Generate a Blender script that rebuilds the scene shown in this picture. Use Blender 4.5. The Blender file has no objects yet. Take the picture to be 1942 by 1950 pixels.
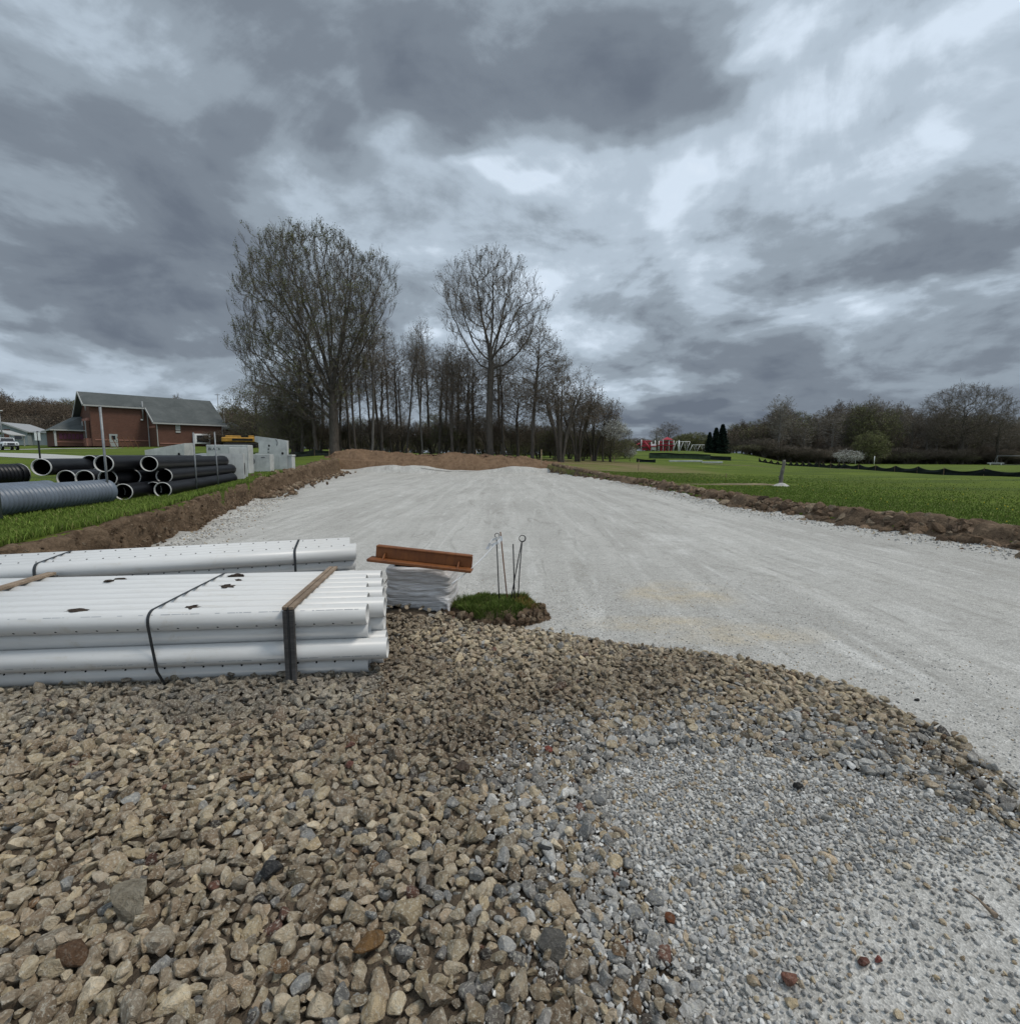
import bpy, math, random
import numpy as np
from mathutils import Vector, Matrix

random.seed(7)
RNG = np.random.default_rng(11)
scene = bpy.context.scene
COL = scene.collection

# ------------------------------------------------------------------ camera model
PITCH = math.radians(6.3)
CT, ST = math.cos(PITCH), math.sin(PITCH)
F = 971.0
CAM_H = 1.6

def W(px, py, d):
    """pixel of the photograph at depth d along the viewing axis -> world point"""
    u, v = (px - 971) / F, (py - 975) / F
    return (u * d, d * (CT - v * ST), CAM_H - d * (ST + v * CT))

def gp(px, py, z=0.0):
    v = (py - 975) / F
    d = (CAM_H - z) / (ST + v * CT)
    return W(px, py, d)

def gpoly(pts, z=0.0):
    return np.array([gp(a, b, z)[:2] for a, b in pts])

# ------------------------------------------------------------------ helpers
def tag(o, label=None, cat=None, group=None, kind=None):
    if label: o['label'] = label
    if cat: o['category'] = cat
    if group: o['group'] = group
    if kind: o['kind'] = kind
    return o

def empty(name, loc, rz=0.0):
    o = bpy.data.objects.new(name, None)
    o.location = loc
    o.rotation_euler = (0, 0, rz)
    o.empty_display_size = 0.2
    COL.objects.link(o)
    return o

def link(name, me, parent=None):
    o = bpy.data.objects.new(name, me)
    COL.objects.link(o)
    if parent is not None: o.parent = parent
    return o

def mesh_np(name, V, Fc, mats, parent=None, smooth=True, midx=None, col=None):
    """numpy verts (N,3), faces (M,k) all same size k (or list of such arrays)"""
    if not isinstance(Fc, (list, tuple)): Fc = [Fc]
    Fc = [f for f in Fc if len(f)]
    me = bpy.data.meshes.new(name)
    V = np.asarray(V, dtype=np.float32)
    me.vertices.add(len(V))
    me.vertices.foreach_set('co', V.ravel())
    nl = sum(f.size for f in Fc); npol = sum(len(f) for f in Fc)
    me.loops.add(nl)
    me.loops.foreach_set('vertex_index', np.concatenate([f.ravel() for f in Fc]).astype(np.int32))
    me.polygons.add(npol)
    tot = np.concatenate([np.full(len(f), f.shape[1]) for f in Fc])
    st = np.concatenate([[0], np.cumsum(tot)[:-1]])
    me.polygons.foreach_set('loop_start', st.astype(np.int32))
    me.polygons.foreach_set('loop_total', tot.astype(np.int32))
    if midx is not None:
        me.polygons.foreach_set('material_index', np.asarray(midx, dtype=np.int32))
    if not isinstance(mats, (list, tuple)): mats = [mats]
    for m in mats: me.materials.append(m)
    me.update(calc_edges=True)
    sm = np.full(npol, bool(smooth)) if not isinstance(smooth, np.ndarray) else smooth
    me.polygons.foreach_set('use_smooth', sm)
    if col is not None:
        a = me.attributes.new('col', 'FLOAT_COLOR', 'POINT')
        c = np.ones((len(V), 4), dtype=np.float32); c[:, :3] = col
        a.data.foreach_set('color', c.ravel())
    me.validate()
    return link(name, me, parent)

class MB:
    """collects boxes, bars, tubes, prisms and links them as one mesh"""
    def __init__(s): s.v = []; s.f = []; s.m = []; s.sm = []
    def add(s, vs, fs, mi=0, sm=False):
        b = len(s.v); s.v += [tuple(x) for x in vs]
        for f in fs: s.f.append(tuple(b + i for i in f)); s.m.append(mi); s.sm.append(sm)
        return s
    def box(s, c, size, rot=None, mi=0, bev=0.0):
        hx, hy, hz = size[0] / 2, size[1] / 2, size[2] / 2
        b = min(bev, hx * .9, hy * .9, hz * .9)
        R = Matrix(rot) if rot is not None and not isinstance(rot, (int, float)) else Matrix.Rotation(rot or 0, 3, 'Z')
        if b <= 0:
            pts = [(-hx,-hy,-hz),(hx,-hy,-hz),(hx,hy,-hz),(-hx,hy,-hz),(-hx,-hy,hz),(hx,-hy,hz),(hx,hy,hz),(-hx,hy,hz)]
            fs = [(0,3,2,1),(4,5,6,7),(0,1,5,4),(1,2,6,5),(2,3,7,6),(3,0,4,7)]
        else:
            pts = []
            for zz, q in ((-hz, b), (-hz + b, 0), (hz - b, 0), (hz, b)):
                x, y = hx - q, hy - q
                k = b if q == 0 else b * .3
                for (sx, sy, o) in ((-1,-1,0),(-1,-1,1),(1,-1,0),(1,-1,1),(1,1,0),(1,1,1),(-1,1,0),(-1,1,1)):
                    if (sx, sy) in ((-1,-1),(1,1)): d = (k,0) if o else (0,k)
                    else: d = (0,k) if o else (k,0)
                    pts.append((sx * (x - d[0]), sy * (y - d[1]), zz))
            fs = [tuple(range(7, -1, -1)), tuple(range(24, 32))]
            for r in range(3):
                for i in range(8):
                    j = (i + 1) % 8
                    fs.append((r*8+i, r*8+j, r*8+8+j, r*8+8+i))
        c = Vector(c)
        return s.add([R @ Vector(p) + c for p in pts], fs, mi)
    def bar(s, a, b, w, h=None, mi=0, up=(0, 0, 1)):
        a, b = Vector(a), Vector(b); h = h or w
        t = (b - a).normalized(); upv = Vector(up)
        if abs(t.dot(upv)) > .98: upv = Vector((1, 0, 0))
        x = t.cross(upv).normalized(); z = x.cross(t).normalized()
        vs = []
        for p in (a, b):
            for sx, sz in ((-1,-1),(1,-1),(1,1),(-1,1)):
                vs.append(p + x * sx * w / 2 + z * sz * h / 2)
        return s.add(vs, [(0,1,2,3),(7,6,5,4),(0,4,5,1),(1,5,6,2),(2,6,7,3),(3,7,4,0)], mi)
    def tube(s, pts, r, n=10, mi=0, cap=True, sm=True):
        pts = [Vector(p) for p in pts]
        rs = r if isinstance(r, (list, tuple)) else [r] * len(pts)
        vs = []; fs = []; nrm = None
        for i, p in enumerate(pts):
            t = (pts[min(i+1, len(pts)-1)] - pts[max(i-1, 0)])
            t = t.normalized() if t.length > 1e-9 else Vector((0,0,1))
            if nrm is None:
                nrm = t.orthogonal().normalized()
            nrm = (nrm - t * nrm.dot(t))
            nrm = nrm.normalized() if nrm.length > 1e-6 else t.orthogonal().normalized()
            bn = t.cross(nrm)
            for k in range(n):
                a = 2 * math.pi * k / n
                vs.append(p + (nrm * math.cos(a) + bn * math.sin(a)) * rs[i])
        for i in range(len(pts) - 1):
            for k in range(n):
                j = (k + 1) % n
                fs.append((i*n+k, i*n+j, (i+1)*n+j, (i+1)*n+k))
        s.add(vs, fs, mi, sm)
        if cap:
            b = len(s.v) - len(vs)
            s.f.append(tuple(b + k for k in range(n - 1, -1, -1))); s.m.append(mi); s.sm.append(False)
            e = b + (len(pts) - 1) * n
            s.f.append(tuple(e + k for k in range(n))); s.m.append(mi); s.sm.append(False)
        return s
    def prism(s, poly, d, mi=0):
        """poly: list of 3D points (planar), extruded by vector d"""
        d = Vector(d); n = len(poly)
        vs = [Vector(p) for p in poly] + [Vector(p) + d for p in poly]
        fs = [tuple(range(n - 1, -1, -1)), tuple(range(n, 2 * n))]
        fs += [(i, (i+1) % n, n + (i+1) % n, n + i) for i in range(n)]
        return s.add(vs, fs, mi)
    def build(s, name, mats, parent=None, fixn=True):
        me = bpy.data.meshes.new(name)
        me.from_pydata(s.v, [], s.f)
        if not isinstance(mats, (list, tuple)): mats = [mats]
        for m in mats: me.materials.append(m)
        me.polygons.foreach_set('material_index', s.m)
        me.polygons.foreach_set('use_smooth', s.sm)
        me.update()
        if fixn:
            import bmesh
            bm = bmesh.new(); bm.from_mesh(me)
            bmesh.ops.recalc_face_normals(bm, faces=bm.faces)
            bm.to_mesh(me); bm.free()
        return link(name, me, parent)

def copy_tree(o, parent=None):
    c = o.copy(); COL.objects.link(c)
    if parent is not None: c.parent = parent
    for ch in [x for x in o.children]: copy_tree(ch, c)
    return c

# ------------------------------------------------------------------ noise (numpy)
def _h(ix, iy, iz, seed):
    n = (ix.astype(np.int64) * 374761393 + iy.astype(np.int64) * 668265263 + iz.astype(np.int64) * 2147483647 + seed * 1274126177) & 0xffffffff
    n = ((n ^ (n >> 13)) * 1274126177) & 0xffffffff
    n = (n ^ (n >> 16)) & 0xffffffff
    return n.astype(np.float64) / 4294967295.0

def vnoise(p, seed=0):
    p = np.asarray(p, dtype=np.float64)
    i = np.floor(p).astype(np.int64); f = p - i; f = f * f * (3 - 2 * f)
    out = 0
    for dx in (0, 1):
        for dy in (0, 1):
            for dz in (0, 1):
                w = (f[:, 0] if dx else 1 - f[:, 0]) * (f[:, 1] if dy else 1 - f[:, 1]) * (f[:, 2] if dz else 1 - f[:, 2])
                out = out + w * _h(i[:, 0] + dx, i[:, 1] + dy, i[:, 2] + dz, seed)
    return out * 2 - 1

def fbm(p, oct=4, seed=0, gain=.5):
    a, s, out = 1.0, 1.0, 0
    for o in range(oct):
        out = out + a * vnoise(p * s + o * 17.3, seed + o); a *= gain; s *= 2.03
    return out

def smooth01(x, a, b):
    t = np.clip((x - a) / (b - a), 0, 1); return t * t * (3 - 2 * t)

# ------------------------------------------------------------------ node helper
class NT:
    def __init__(s, tree):
        s.t = tree; tree.nodes.clear()
    def n(s, typ, _props=None, **inp):
        nd = s.t.nodes.new(typ)
        for k, v in (_props or {}).items(): setattr(nd, k, v)
        for k, v in inp.items():
            key = int(k[1:]) if k[0] == '_' and k[1:].isdigit() else k.replace('_', ' ')
            sk = nd.inputs[key]
            if isinstance(v, bpy.types.NodeSocket): s.t.links.new(v, sk)
            else: sk.default_value = v
        return nd
    def math(s, op, a, b=0.0, c=0.0, clamp=False):
        nd = s.t.nodes.new('ShaderNodeMath'); nd.operation = op; nd.use_clamp = clamp
        for i, v in enumerate((a, b, c)):
            if isinstance(v, bpy.types.NodeSocket): s.t.links.new(v, nd.inputs[i])
            else: nd.inputs[i].default_value = v
        return nd.outputs[0]
    def ramp(s, fac, stops, interp='LINEAR'):
        nd = s.t.nodes.new('ShaderNodeValToRGB'); cr = nd.color_ramp; cr.interpolation = interp
        while len(cr.elements) < len(stops): cr.elements.new(.5)
        for e, (p, c) in zip(cr.elements, stops):
            e.position = p; e.color = (c, c, c, 1) if isinstance(c, (int, float)) else (*c, 1)
        s.t.links.new(fac, nd.inputs[0]); return nd.outputs[0]
    def mix(s, fac, a, b, mode='MIX'):
        nd = s.t.nodes.new('ShaderNodeMix'); nd.data_type = 'RGBA'; nd.blend_type = mode
        for i, v in ((0, fac), (6, a), (7, b)):
            if isinstance(v, bpy.types.NodeSocket): s.t.links.new(v, nd.inputs[i])
            elif i == 0: nd.inputs[0].default_value = v
            else: nd.inputs[i].default_value = (*v, 1)
        return nd.outputs[2]
    def noise(s, vec, scale, detail=4, rough=.55, dist=0.0, out=0):
        nd = s.n('ShaderNodeTexNoise', Scale=scale, Detail=detail, Roughness=rough, Distortion=dist)
        if vec is not None: s.t.links.new(vec, nd.inputs['Vector'])
        return nd.outputs[out]
    def mapping(s, vec, scale=(1,1,1), rot=(0,0,0), loc=(0,0,0)):
        nd = s.n('ShaderNodeMapping', Scale=scale, Rotation=rot, Location=loc)
        s.t.links.new(vec, nd.inputs['Vector']); return nd.outputs[0]
    def bump(s, h, strength=.5, dist=.02, normal=None):
        nd = s.n('ShaderNodeBump', Strength=strength, Distance=dist, Height=h)
        if normal is not None: s.t.links.new(normal, nd.inputs['Normal'])
        return nd.outputs[0]

def mat(name, fn, rough=.9, spec=.3, metal=0.0):
    m = bpy.data.materials.new(name); m.use_nodes = True
    t = NT(m.node_tree)
    out = t.n('ShaderNodeOutputMaterial')
    p = t.n('ShaderNodeBsdfPrincipled')
    p.inputs['Roughness'].default_value = rough
    p.inputs['Specular IOR Level'].default_value = spec
    p.inputs['Metallic'].default_value = metal
    t.t.links.new(p.outputs[0], out.inputs[0])
    r = fn(t, p)
    if r is not None:
        if isinstance(r, bpy.types.NodeSocket): t.t.links.new(r, p.inputs['Base Color'])
        else: p.inputs['Base Color'].default_value = (*r, 1)
    return m

def obj_co(t): return t.n('ShaderNodeTexCoord').outputs['Object']
def world_co(t): return t.n('ShaderNodeNewGeometry').outputs['Position']

def simple(name, c, rough=.8, spec=.3, metal=0.0, var=.25, scale=6.0, bump=0.0, bscale=60.0):
    def fn(t, p):
        co = obj_co(t)
        n = t.noise(co, scale, 5, .6)
        d = tuple(x * (1 - var) for x in c); b = tuple(min(1, x * (1 + var)) for x in c)
        if bump:
            h = t.noise(co, bscale, 4, .6)
            t.t.links.new(t.bump(h, bump, .01), p.inputs['Normal'])
        return t.ramp(n, [(.3, d), (.7, b)])
    return mat(name, fn, rough, spec, metal)

# ------------------------------------------------------------------ materials
M = {}
def m_pad(t, p):
    co = world_co(t)
    big = t.noise(co, .35, 4, .6, .4)
    streak = t.noise(t.mapping(co, (1.6, .10, 1), (0, 0, .16)), 1.0, 5, .6, .8)
    streak2 = t.noise(t.mapping(co, (3.2, .22, 1), (0, 0, -.25)), 1.0, 5, .6, .5)
    mid = t.noise(co, 6, 5, .65)
    fine = t.noise(co, 55, 3, .7)
    grain = t.n('ShaderNodeTexVoronoi', Scale=130.0, Vector=co)
    c = t.ramp(big, [(.3, (.385, .372, .345)), (.7, (.49, .477, .447))])
    c = t.mix(t.ramp(streak, [(.46, 0.0), (.62, .55)]), c, (.60, .585, .55))
    c = t.mix(t.ramp(streak2, [(.55, 0.0), (.72, .45)]), c, (.32, .31, .285))
    c = t.mix(t.ramp(mid, [(.50, 0.0), (.72, .6)]), c, (.30, .29, .265))
    c = t.mix(t.ramp(t.noise(co, 16, 4, .75), [(.50, 0.0), (.70, .55)]), c, (.62, .605, .57))
    c = t.mix(t.ramp(t.noise(t.mapping(co, (1, .35, 1)), 1.3, 6, .75, .6), [(.56, 0.0), (.68, .5)]), c, (.30, .285, .25))
    def tracks(scl, rot, w, off):
        n = t.noise(t.mapping(co, scl, (0, 0, rot), (off, off, 0)), 1.0, 3, .5, .3)
        return t.ramp(t.math('ABSOLUTE', t.math('SUBTRACT', n, .5)), [(0.0, 1.0), (w, 0.0)])
    brk = t.ramp(t.noise(co, 1.1, 4, .7), [(.42, 0.0), (.6, 1.0)])
    c = t.mix(t.math('MULTIPLY', t.math('MULTIPLY', tracks((.55, .05, 1), .35, .02, 3), brk), .55), c, (.66, .65, .62))
    c = t.mix(t.math('MULTIPLY', t.math('MULTIPLY', tracks((.7, .06, 1), -.12, .016, 9), brk), .5), c, (.66, .65, .62))
    c = t.mix(t.math('MULTIPLY', t.math('MULTIPLY', tracks((.9, .10, 1), .55, .014, 5), brk), .55), c, (.24, .235, .21))
    dash = t.noise(t.mapping(co, (3.2, 9, 1), (0, 0, .2)), 1.0, 5, .75)
    c = t.mix(t.ramp(dash, [(.56, 0.0), (.70, .6)]), c, (.25, .245, .225))
    # damp tan clay stain and a few darker tracked-in spots
    geo = t.n('ShaderNodeSeparateXYZ', Vector=co)
    def blob(cx, cy, rx, ry):
        ax = t.math('DIVIDE', t.math('SUBTRACT', geo.outputs[0], cx), rx)
        ay = t.math('DIVIDE', t.math('SUBTRACT', geo.outputs[1], cy), ry)
        d = t.math('ADD', t.math('MULTIPLY', ax, ax), t.math('MULTIPLY', ay, ay))
        return t.math('SUBTRACT', 1.0, d, clamp=True)
    bx = None
    for (px, py, rx, ry) in ((1400, 1206, .95, .35), (1240, 1185, .9, .28), (1290, 1130, .8, .7), (1180, 1228, .22, .12)):
        g = gp(px, py)
        b = blob(g[0], g[1], rx, ry)
        bx = b if bx is None else t.math('MAXIMUM', bx, b)
    st = t.math('MULTIPLY', bx, t.ramp(t.noise(co, 2.2, 4, .6), [(.35, 0.0), (.65, .75)]))
    c = t.mix(st, c, (.52, .43, .29))
    c = t.mix(t.ramp(fine, [(.35, .45), (.6, 0.0)]), c, (.24, .232, .21))
    gr = t.ramp(t.n('ShaderNodeSeparateXYZ', Vector=grain.outputs['Color']).outputs[0], [(0.0, (.66, .66, .66)), (1.0, (1.3, 1.3, 1.3))])
    c = t.mix(.8, c, gr, 'MULTIPLY')
    h = t.math('ADD', t.math('MULTIPLY', grain.outputs['Distance'], 1.1), t.math('ADD', t.math('MULTIPLY', fine, .7), t.math('MULTIPLY', mid, 1.4)))
    t.t.links.new(t.bump(h, .45, .012), p.inputs['Normal'])
    return c
M['pad'] = mat('crushed_limestone', m_pad, .95, .15)

def m_dirt(dark, light):
    def fn(t, p):
        co = world_co(t)
        n = t.noise(co, 2.2, 6, .65); f = t.noise(co, 18, 5, .7)
        c = t.ramp(n, [(.3, dark), (.7, light)])
        c = t.mix(t.ramp(f, [(.3, .6), (.55, 0.0)]), c, tuple(x * .45 for x in dark))
        c = t.mix(t.ramp(t.noise(co, 9, 3, .6), [(.6, 0.0), (.72, .6)]), c, tuple(x * 1.35 for x in light))
        t.t.links.new(t.bump(t.math('ADD', f, t.math('MULTIPLY', n, 2.0)), .9, .05), p.inputs['Normal'])
        return c
    return fn
M['dirt'] = mat('cut_soil', m_dirt((.09, .062, .041), (.21, .15, .10)), .97, .1)
M['mound'] = mat('mound_soil', m_dirt((.13, .082, .05), (.25, .165, .105)), .97, .1)
M['bed'] = mat('bed_soil', m_dirt((.06, .046, .033), (.13, .10, .072)), .97, .1)

def m_col(rough, spk, spec=.25, bs=1.0):
    """stones: per stone colour + mineral speckle"""
    def fn(t, p):
        a = t.n('ShaderNodeAttribute', {'attribute_name': 'col'}).outputs['Color']
        co = world_co(t)
        f = t.noise(co, 85, 5, .75); g = t.noise(co, 24, 5, .7, .6)
        c = t.mix(t.ramp(g, [(.34, .75), (.56, 0.0)]), a, t.mix(1.0, a, (.42, .38, .33), 'MULTIPLY'))
        c = t.mix(t.ramp(f, [(.52, 0.0), (.62, spk)]), c, (.66, .62, .52))
        t.t.links.new(t.bump(t.math('ADD', t.math('MULTIPLY', g, 2.0), f), .9 * bs, .016), p.inputs['Normal'])
        return c
    return fn
M['oddstone'] = mat('distinct_stone', m_col(.8, .12), .8, .25)
M['stone'] = mat('stone', m_col(.85, .6), .85, .25)
M['chip'] = mat('limestone_chip', m_col(.9, .3, .2, .6), .9, .2)
M['clod'] = mat('soil_clod', m_col(.97, .12, .1, 1.4), .97, .1)

def m_lawn(t, p):
    co = world_co(t)
    n = t.noise(co, .12, 5, .6); b = t.noise(t.mapping(co, (.25, 1.1, 1)), .35, 5, .65, .4); f = t.noise(co, 14, 4, .7)
    c = t.ramp(n, [(.3, (.092, .116, .018)), (.55, (.132, .172, .025)), (.75, (.205, .23, .05))])
    c = t.mix(t.ramp(b, [(.44, 0.0), (.62, .85)]), c, (.058, .082, .020))
    c = t.mix(t.ramp(f, [(.4, .5), (.62, 0.0)]), c, (.042, .075, .014))
    # worn, straw coloured strip beyond the dig and around the far edge of the pad
    g = t.n('ShaderNodeSeparateXYZ', Vector=co)
    wx = t.math('MULTIPLY', t.math('ABSOLUTE', t.math('SUBTRACT', g.outputs[0], 9.5)), 1 / 9.0)
    wy = t.math('MULTIPLY', t.math('ABSOLUTE', t.math('SUBTRACT', g.outputs[1], 52.0)), 1 / 20.0)
    wm = t.math('SUBTRACT', 1.25, t.math('ADD', t.math('MULTIPLY', wx, wx), t.math('MULTIPLY', wy, wy)), clamp=True)
    c = t.mix(t.math('MULTIPLY', wm, t.ramp(t.noise(t.mapping(co, (.5, 1, 1)), .5, 5, .7), [(.32, 0.0), (.55, .95)])), c, (.20, .155, .085))
    t.t.links.new(t.bump(t.math('ADD', f, t.noise(co, 40, 3, .7)), .6, .05), p.inputs['Normal'])
    return c
M['lawn'] = mat('lawn', m_lawn, .95, .1)

def m_blade(t, p):
    a = t.n('ShaderNodeAttribute', {'attribute_name': 'col'}).outputs['Color']
    return a
M['blade'] = mat('grass_blade', m_blade, .7, .2)

M['road'] = simple('concrete_drive', (.40, .40, .38), .9, .2, 0, .12, .8)

def m_pvc(t, p):
    co = obj_co(t)
    n = t.noise(t.mapping(co, (.6, 6, 6)), 2.0, 5, .6)
    c = t.ramp(n, [(.35, (.54, .536, .522)), (.7, (.635, .632, .62))])
    d = t.noise(t.mapping(co, (1.2, 14, 14)), 3.0, 6, .7)
    c = t.mix(t.ramp(d, [(.56, 0.0), (.74, .5)]), c, (.42, .39, .33))
    s = t.noise(co, 9, 5, .7)
    c = t.mix(t.ramp(s, [(.60, 0.0), (.74, .4)]), c, (.43, .38, .30))
    return c
M['pvc'] = mat('white_pvc', m_pvc, .38, .45)
M['hole'] = simple('drilled_hole', (.012, .012, .014), .9, .1, 0, .1)
M['print'] = simple('grey_print', (.36, .37, .38), .6, .2, 0, .2)
M['strap'] = simple('black_strap', (.018, .02, .022), .45, .5, 0, .3, 20)

def m_wood(d, l, sc=5.0):
    def fn(t, p):
        co = obj_co(t)
        w = t.noise(t.mapping(co, (.7, 9, 9)), sc, 6, .7, 1.2)
        n = t.noise(co, 3, 4, .6)
        c = t.ramp(w, [(.3, d), (.7, l)])
        c = t.mix(t.ramp(n, [(.4, .5), (.6, 0.0)]), c, tuple(x * .6 for x in d))
        t.t.links.new(t.bump(w, .5, .006), p.inputs['Normal'])
        return c
    return fn
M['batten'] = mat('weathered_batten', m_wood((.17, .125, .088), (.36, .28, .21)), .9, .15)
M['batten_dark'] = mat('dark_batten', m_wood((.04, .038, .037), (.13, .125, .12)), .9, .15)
M['lath'] = mat('pale_lath', m_wood((.28, .20, .12), (.48, .37, .24)), .9, .15)

def m_rust(t, p):
    co = obj_co(t)
    n = t.noise(co, 6, 6, .7); s = t.noise(t.mapping(co, (6, 1.5, .8)), 6, 5, .7)
    c = t.ramp(n, [(.3, (.13, .042, .012)), (.7, (.215, .075, .018))])
    c = t.mix(t.ramp(s, [(.5, 0.0), (.75, .8)]), c, (.095, .03, .012))
    t.t.links.new(t.bump(n, .3, .004), p.inputs['Normal'])
    return c
M['rust'] = mat('rusty_orange_steel', m_rust, .6, .4)

def m_wrap(t, p):
    co = obj_co(t)
    w = t.noise(t.mapping(co, (1.3, 1.3, 14), (.10, .06, 0)), 2.2, 5, .6, 1.2)
    c = t.ramp(w, [(.3, (.38, .35, .325)), (.52, (.55, .53, .52)), (.7, (.74, .74, .75))])
    t.t.links.new(t.bump(w, .8, .03), p.inputs['Normal'])
    return c
M['wrap'] = mat('stretch_wrap', m_wrap, .3, .6)
M['card'] = simple('brown_card', (.36, .23, .13), .85, .2)
M['ribbon'] = simple('white_ribbon', (.75, .76, .77), .5, .3, 0, .1)
M['rod'] = simple('black_rod', (.012, .012, .013), .6, .4, 0, .3, 30)
M['rustrod'] = simple('rusty_rod', (.13, .065, .035), .85, .2, 0, .35, 30)

def m_hdpe(t, p):
    co = obj_co(t)
    n = t.noise(co, 2.5, 5, .6)
    c = t.ramp(n, [(.3, (.0045, .005, .006)), (.7, (.009, .0095, .012))])
    c = t.mix(t.ramp(t.noise(t.mapping(co, (6, .4, 6)), 3, 5, .7), [(.55, 0.0), (.8, .5)]), c, (.022, .022, .024))
    return c
M['hdpe'] = mat('black_pipe_plastic', m_hdpe, .42, .28)
M['hdpe_in'] = simple('black_pipe_bore', (.006, .006, .007), .7, .2)
M['rim'] = simple('white_pipe_rim', (.50, .50, .48), .5, .4, 0, .1)
M['greypipe'] = simple('grey_corrugated_plastic', (.125, .15, .185), .45, .45, 0, .18, 3)
M['galv'] = simple('galvanised_post', (.22, .23, .235), .55, .5, .4, .2, 12)

def m_conc(t, p):
    co = obj_co(t)
    n = t.noise(co, 1.6, 6, .65, .4); v = t.noise(t.mapping(co, (4, 4, .5)), 2, 5, .7)
    c = t.ramp(n, [(.3, (.32, .33, .32)), (.7, (.54, .55, .53))])
    c = t.mix(t.ramp(v, [(.52, 0.0), (.75, .55)]), c, (.22, .225, .22))
    t.t.links.new(t.bump(t.noise(co, 25, 4, .6), .25, .01), p.inputs['Normal'])
    return c
M['concrete'] = mat('precast_concrete', m_conc, .9, .2)
M['dark'] = simple('dark_void', (.02, .02, .02), .9, .1)
M['knockout'] = simple('knockout_grey', (.12, .125, .13), .9, .1)

def m_brick(t, p):
    co = obj_co(t)
    b = t.n('ShaderNodeTexBrick', Scale=1.0, Vector=t.mapping(co, (1, 1, 1), (math.pi / 2, 0, 0)), Color1=(.135, .062, .044, 1), Color2=(.105, .050, .037, 1), Mortar=(.16, .11, .088, 1))
    b.inputs['Mortar Size'].default_value = .012
    b.inputs['Brick Width'].default_value = .4; b.inputs['Row Height'].default_value = .14
    n = t.noise(co, .5, 5, .6)
    return t.mix(t.ramp(n, [(.35, .35), (.65, 0.0)]), b.outputs[0], (.085, .040, .031))
M['brick'] = mat('red_brick', m_brick, .9, .15)
M['brickpale'] = simple('pale_brick_band', (.30, .15, .115), .9, .15, 0, .15, 1)
def m_roof(t, p):
    co = obj_co(t)
    n = t.noise(co, .35, 6, .6, .5); f = t.noise(t.mapping(co, (1, 1, 5)), 2.5, 4, .6)
    c = t.ramp(n, [(.3, (.062, .069, .068)), (.7, (.115, .122, .12))])
    return t.mix(t.ramp(f, [(.45, .35), (.6, 0.0)]), c, (.05, .06, .058))
M['roof'] = mat('grey_green_shingle', m_roof, .85, .25)
M['trim'] = simple('white_trim', (.36, .36, .35), .6, .3, 0, .08)
M['glass'] = simple('dark_window', (.02, .022, .026), .1, .6, 0, .2)
M['purple'] = simple('purple_blind', (.085, .022, .045), .6, .3, 0, .2)
M['door'] = simple('grey_door', (.30, .32, .31), .6, .3, 0, .1)
M['siding'] = simple('grey_siding', (.24, .27, .28), .8, .2, 0, .1)
M['housroof'] = simple('pale_house_roof', (.30, .31, .32), .8, .2, 0, .1)
M['white'] = simple('white_paint', (.75, .75, .74), .4, .4, 0, .06)
M['carwhite'] = simple('white_car_paint', (.72, .74, .76), .25, .6, 0, .03)
M['tyre'] = simple('black_tyre', (.015, .015, .015), .85, .2)
M['chrome'] = simple('grey_rim', (.35, .36, .37), .35, .6, .6, .1)
M['yellow'] = simple('machine_yellow', (.38, .20, .03), .6, .4, 0, .25, 2)
M['red'] = simple('playground_red', (.30, .014, .03), .5, .4, 0, .15, 2)
M['fence'] = simple('black_silt_fabric', (.008, .013, .012), .8, .2, 0, .4, 3)
M['stakewood'] = simple('stake_wood', (.20, .14, .09), .9, .1)
M['yellowpetal'] = simple('yellow_petal', (.65, .48, .02), .7, .2)

def m_bark(d, l):
    def fn(t, p):
        co = obj_co(t)
        n = t.noise(t.mapping(co, (9, 9, 1.6)), 1.2, 6, .7, .6)
        t.t.links.new(t.bump(n, .8, .06), p.inputs['Normal'])
        return t.ramp(n, [(.3, d), (.7, l)])
    return fn
M['bark'] = mat('dark_bark', m_bark((.045, .040, .034), (.125, .108, .09)), .95, .1)
M['barkgrey'] = mat('grey_bark', m_bark((.10, .092, .08), (.23, .21, .185)), .95, .1)
M['twig'] = simple('twig', (.125, .106, .085), .95, .1, 0, .35, .8)
M['twiggrey'] = simple('grey_twig', (.22, .20, .17), .95, .1, 0, .3, .8)
M['twigred'] = simple('reddish_twig', (.14, .11, .085), .95, .1, 0, .3, .8)
M['leafolive'] = simple('olive_young_leaf', (.105, .108, .045), .8, .2, 0, .45, .6)
M['leafgreen'] = simple('light_green_leaf', (.14, .145, .058), .8, .2, 0, .4, .5)
M['bud'] = simple('brown_bud', (.13, .10, .072), .9, .1, 0, .4, .6)
M['blossom'] = simple('white_blossom', (.50, .50, .46), .8, .2, 0, .25, .6)
M['needle'] = simple('spruce_needle', (.010, .020, .014), .9, .1, 0, .5, .8)
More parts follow.
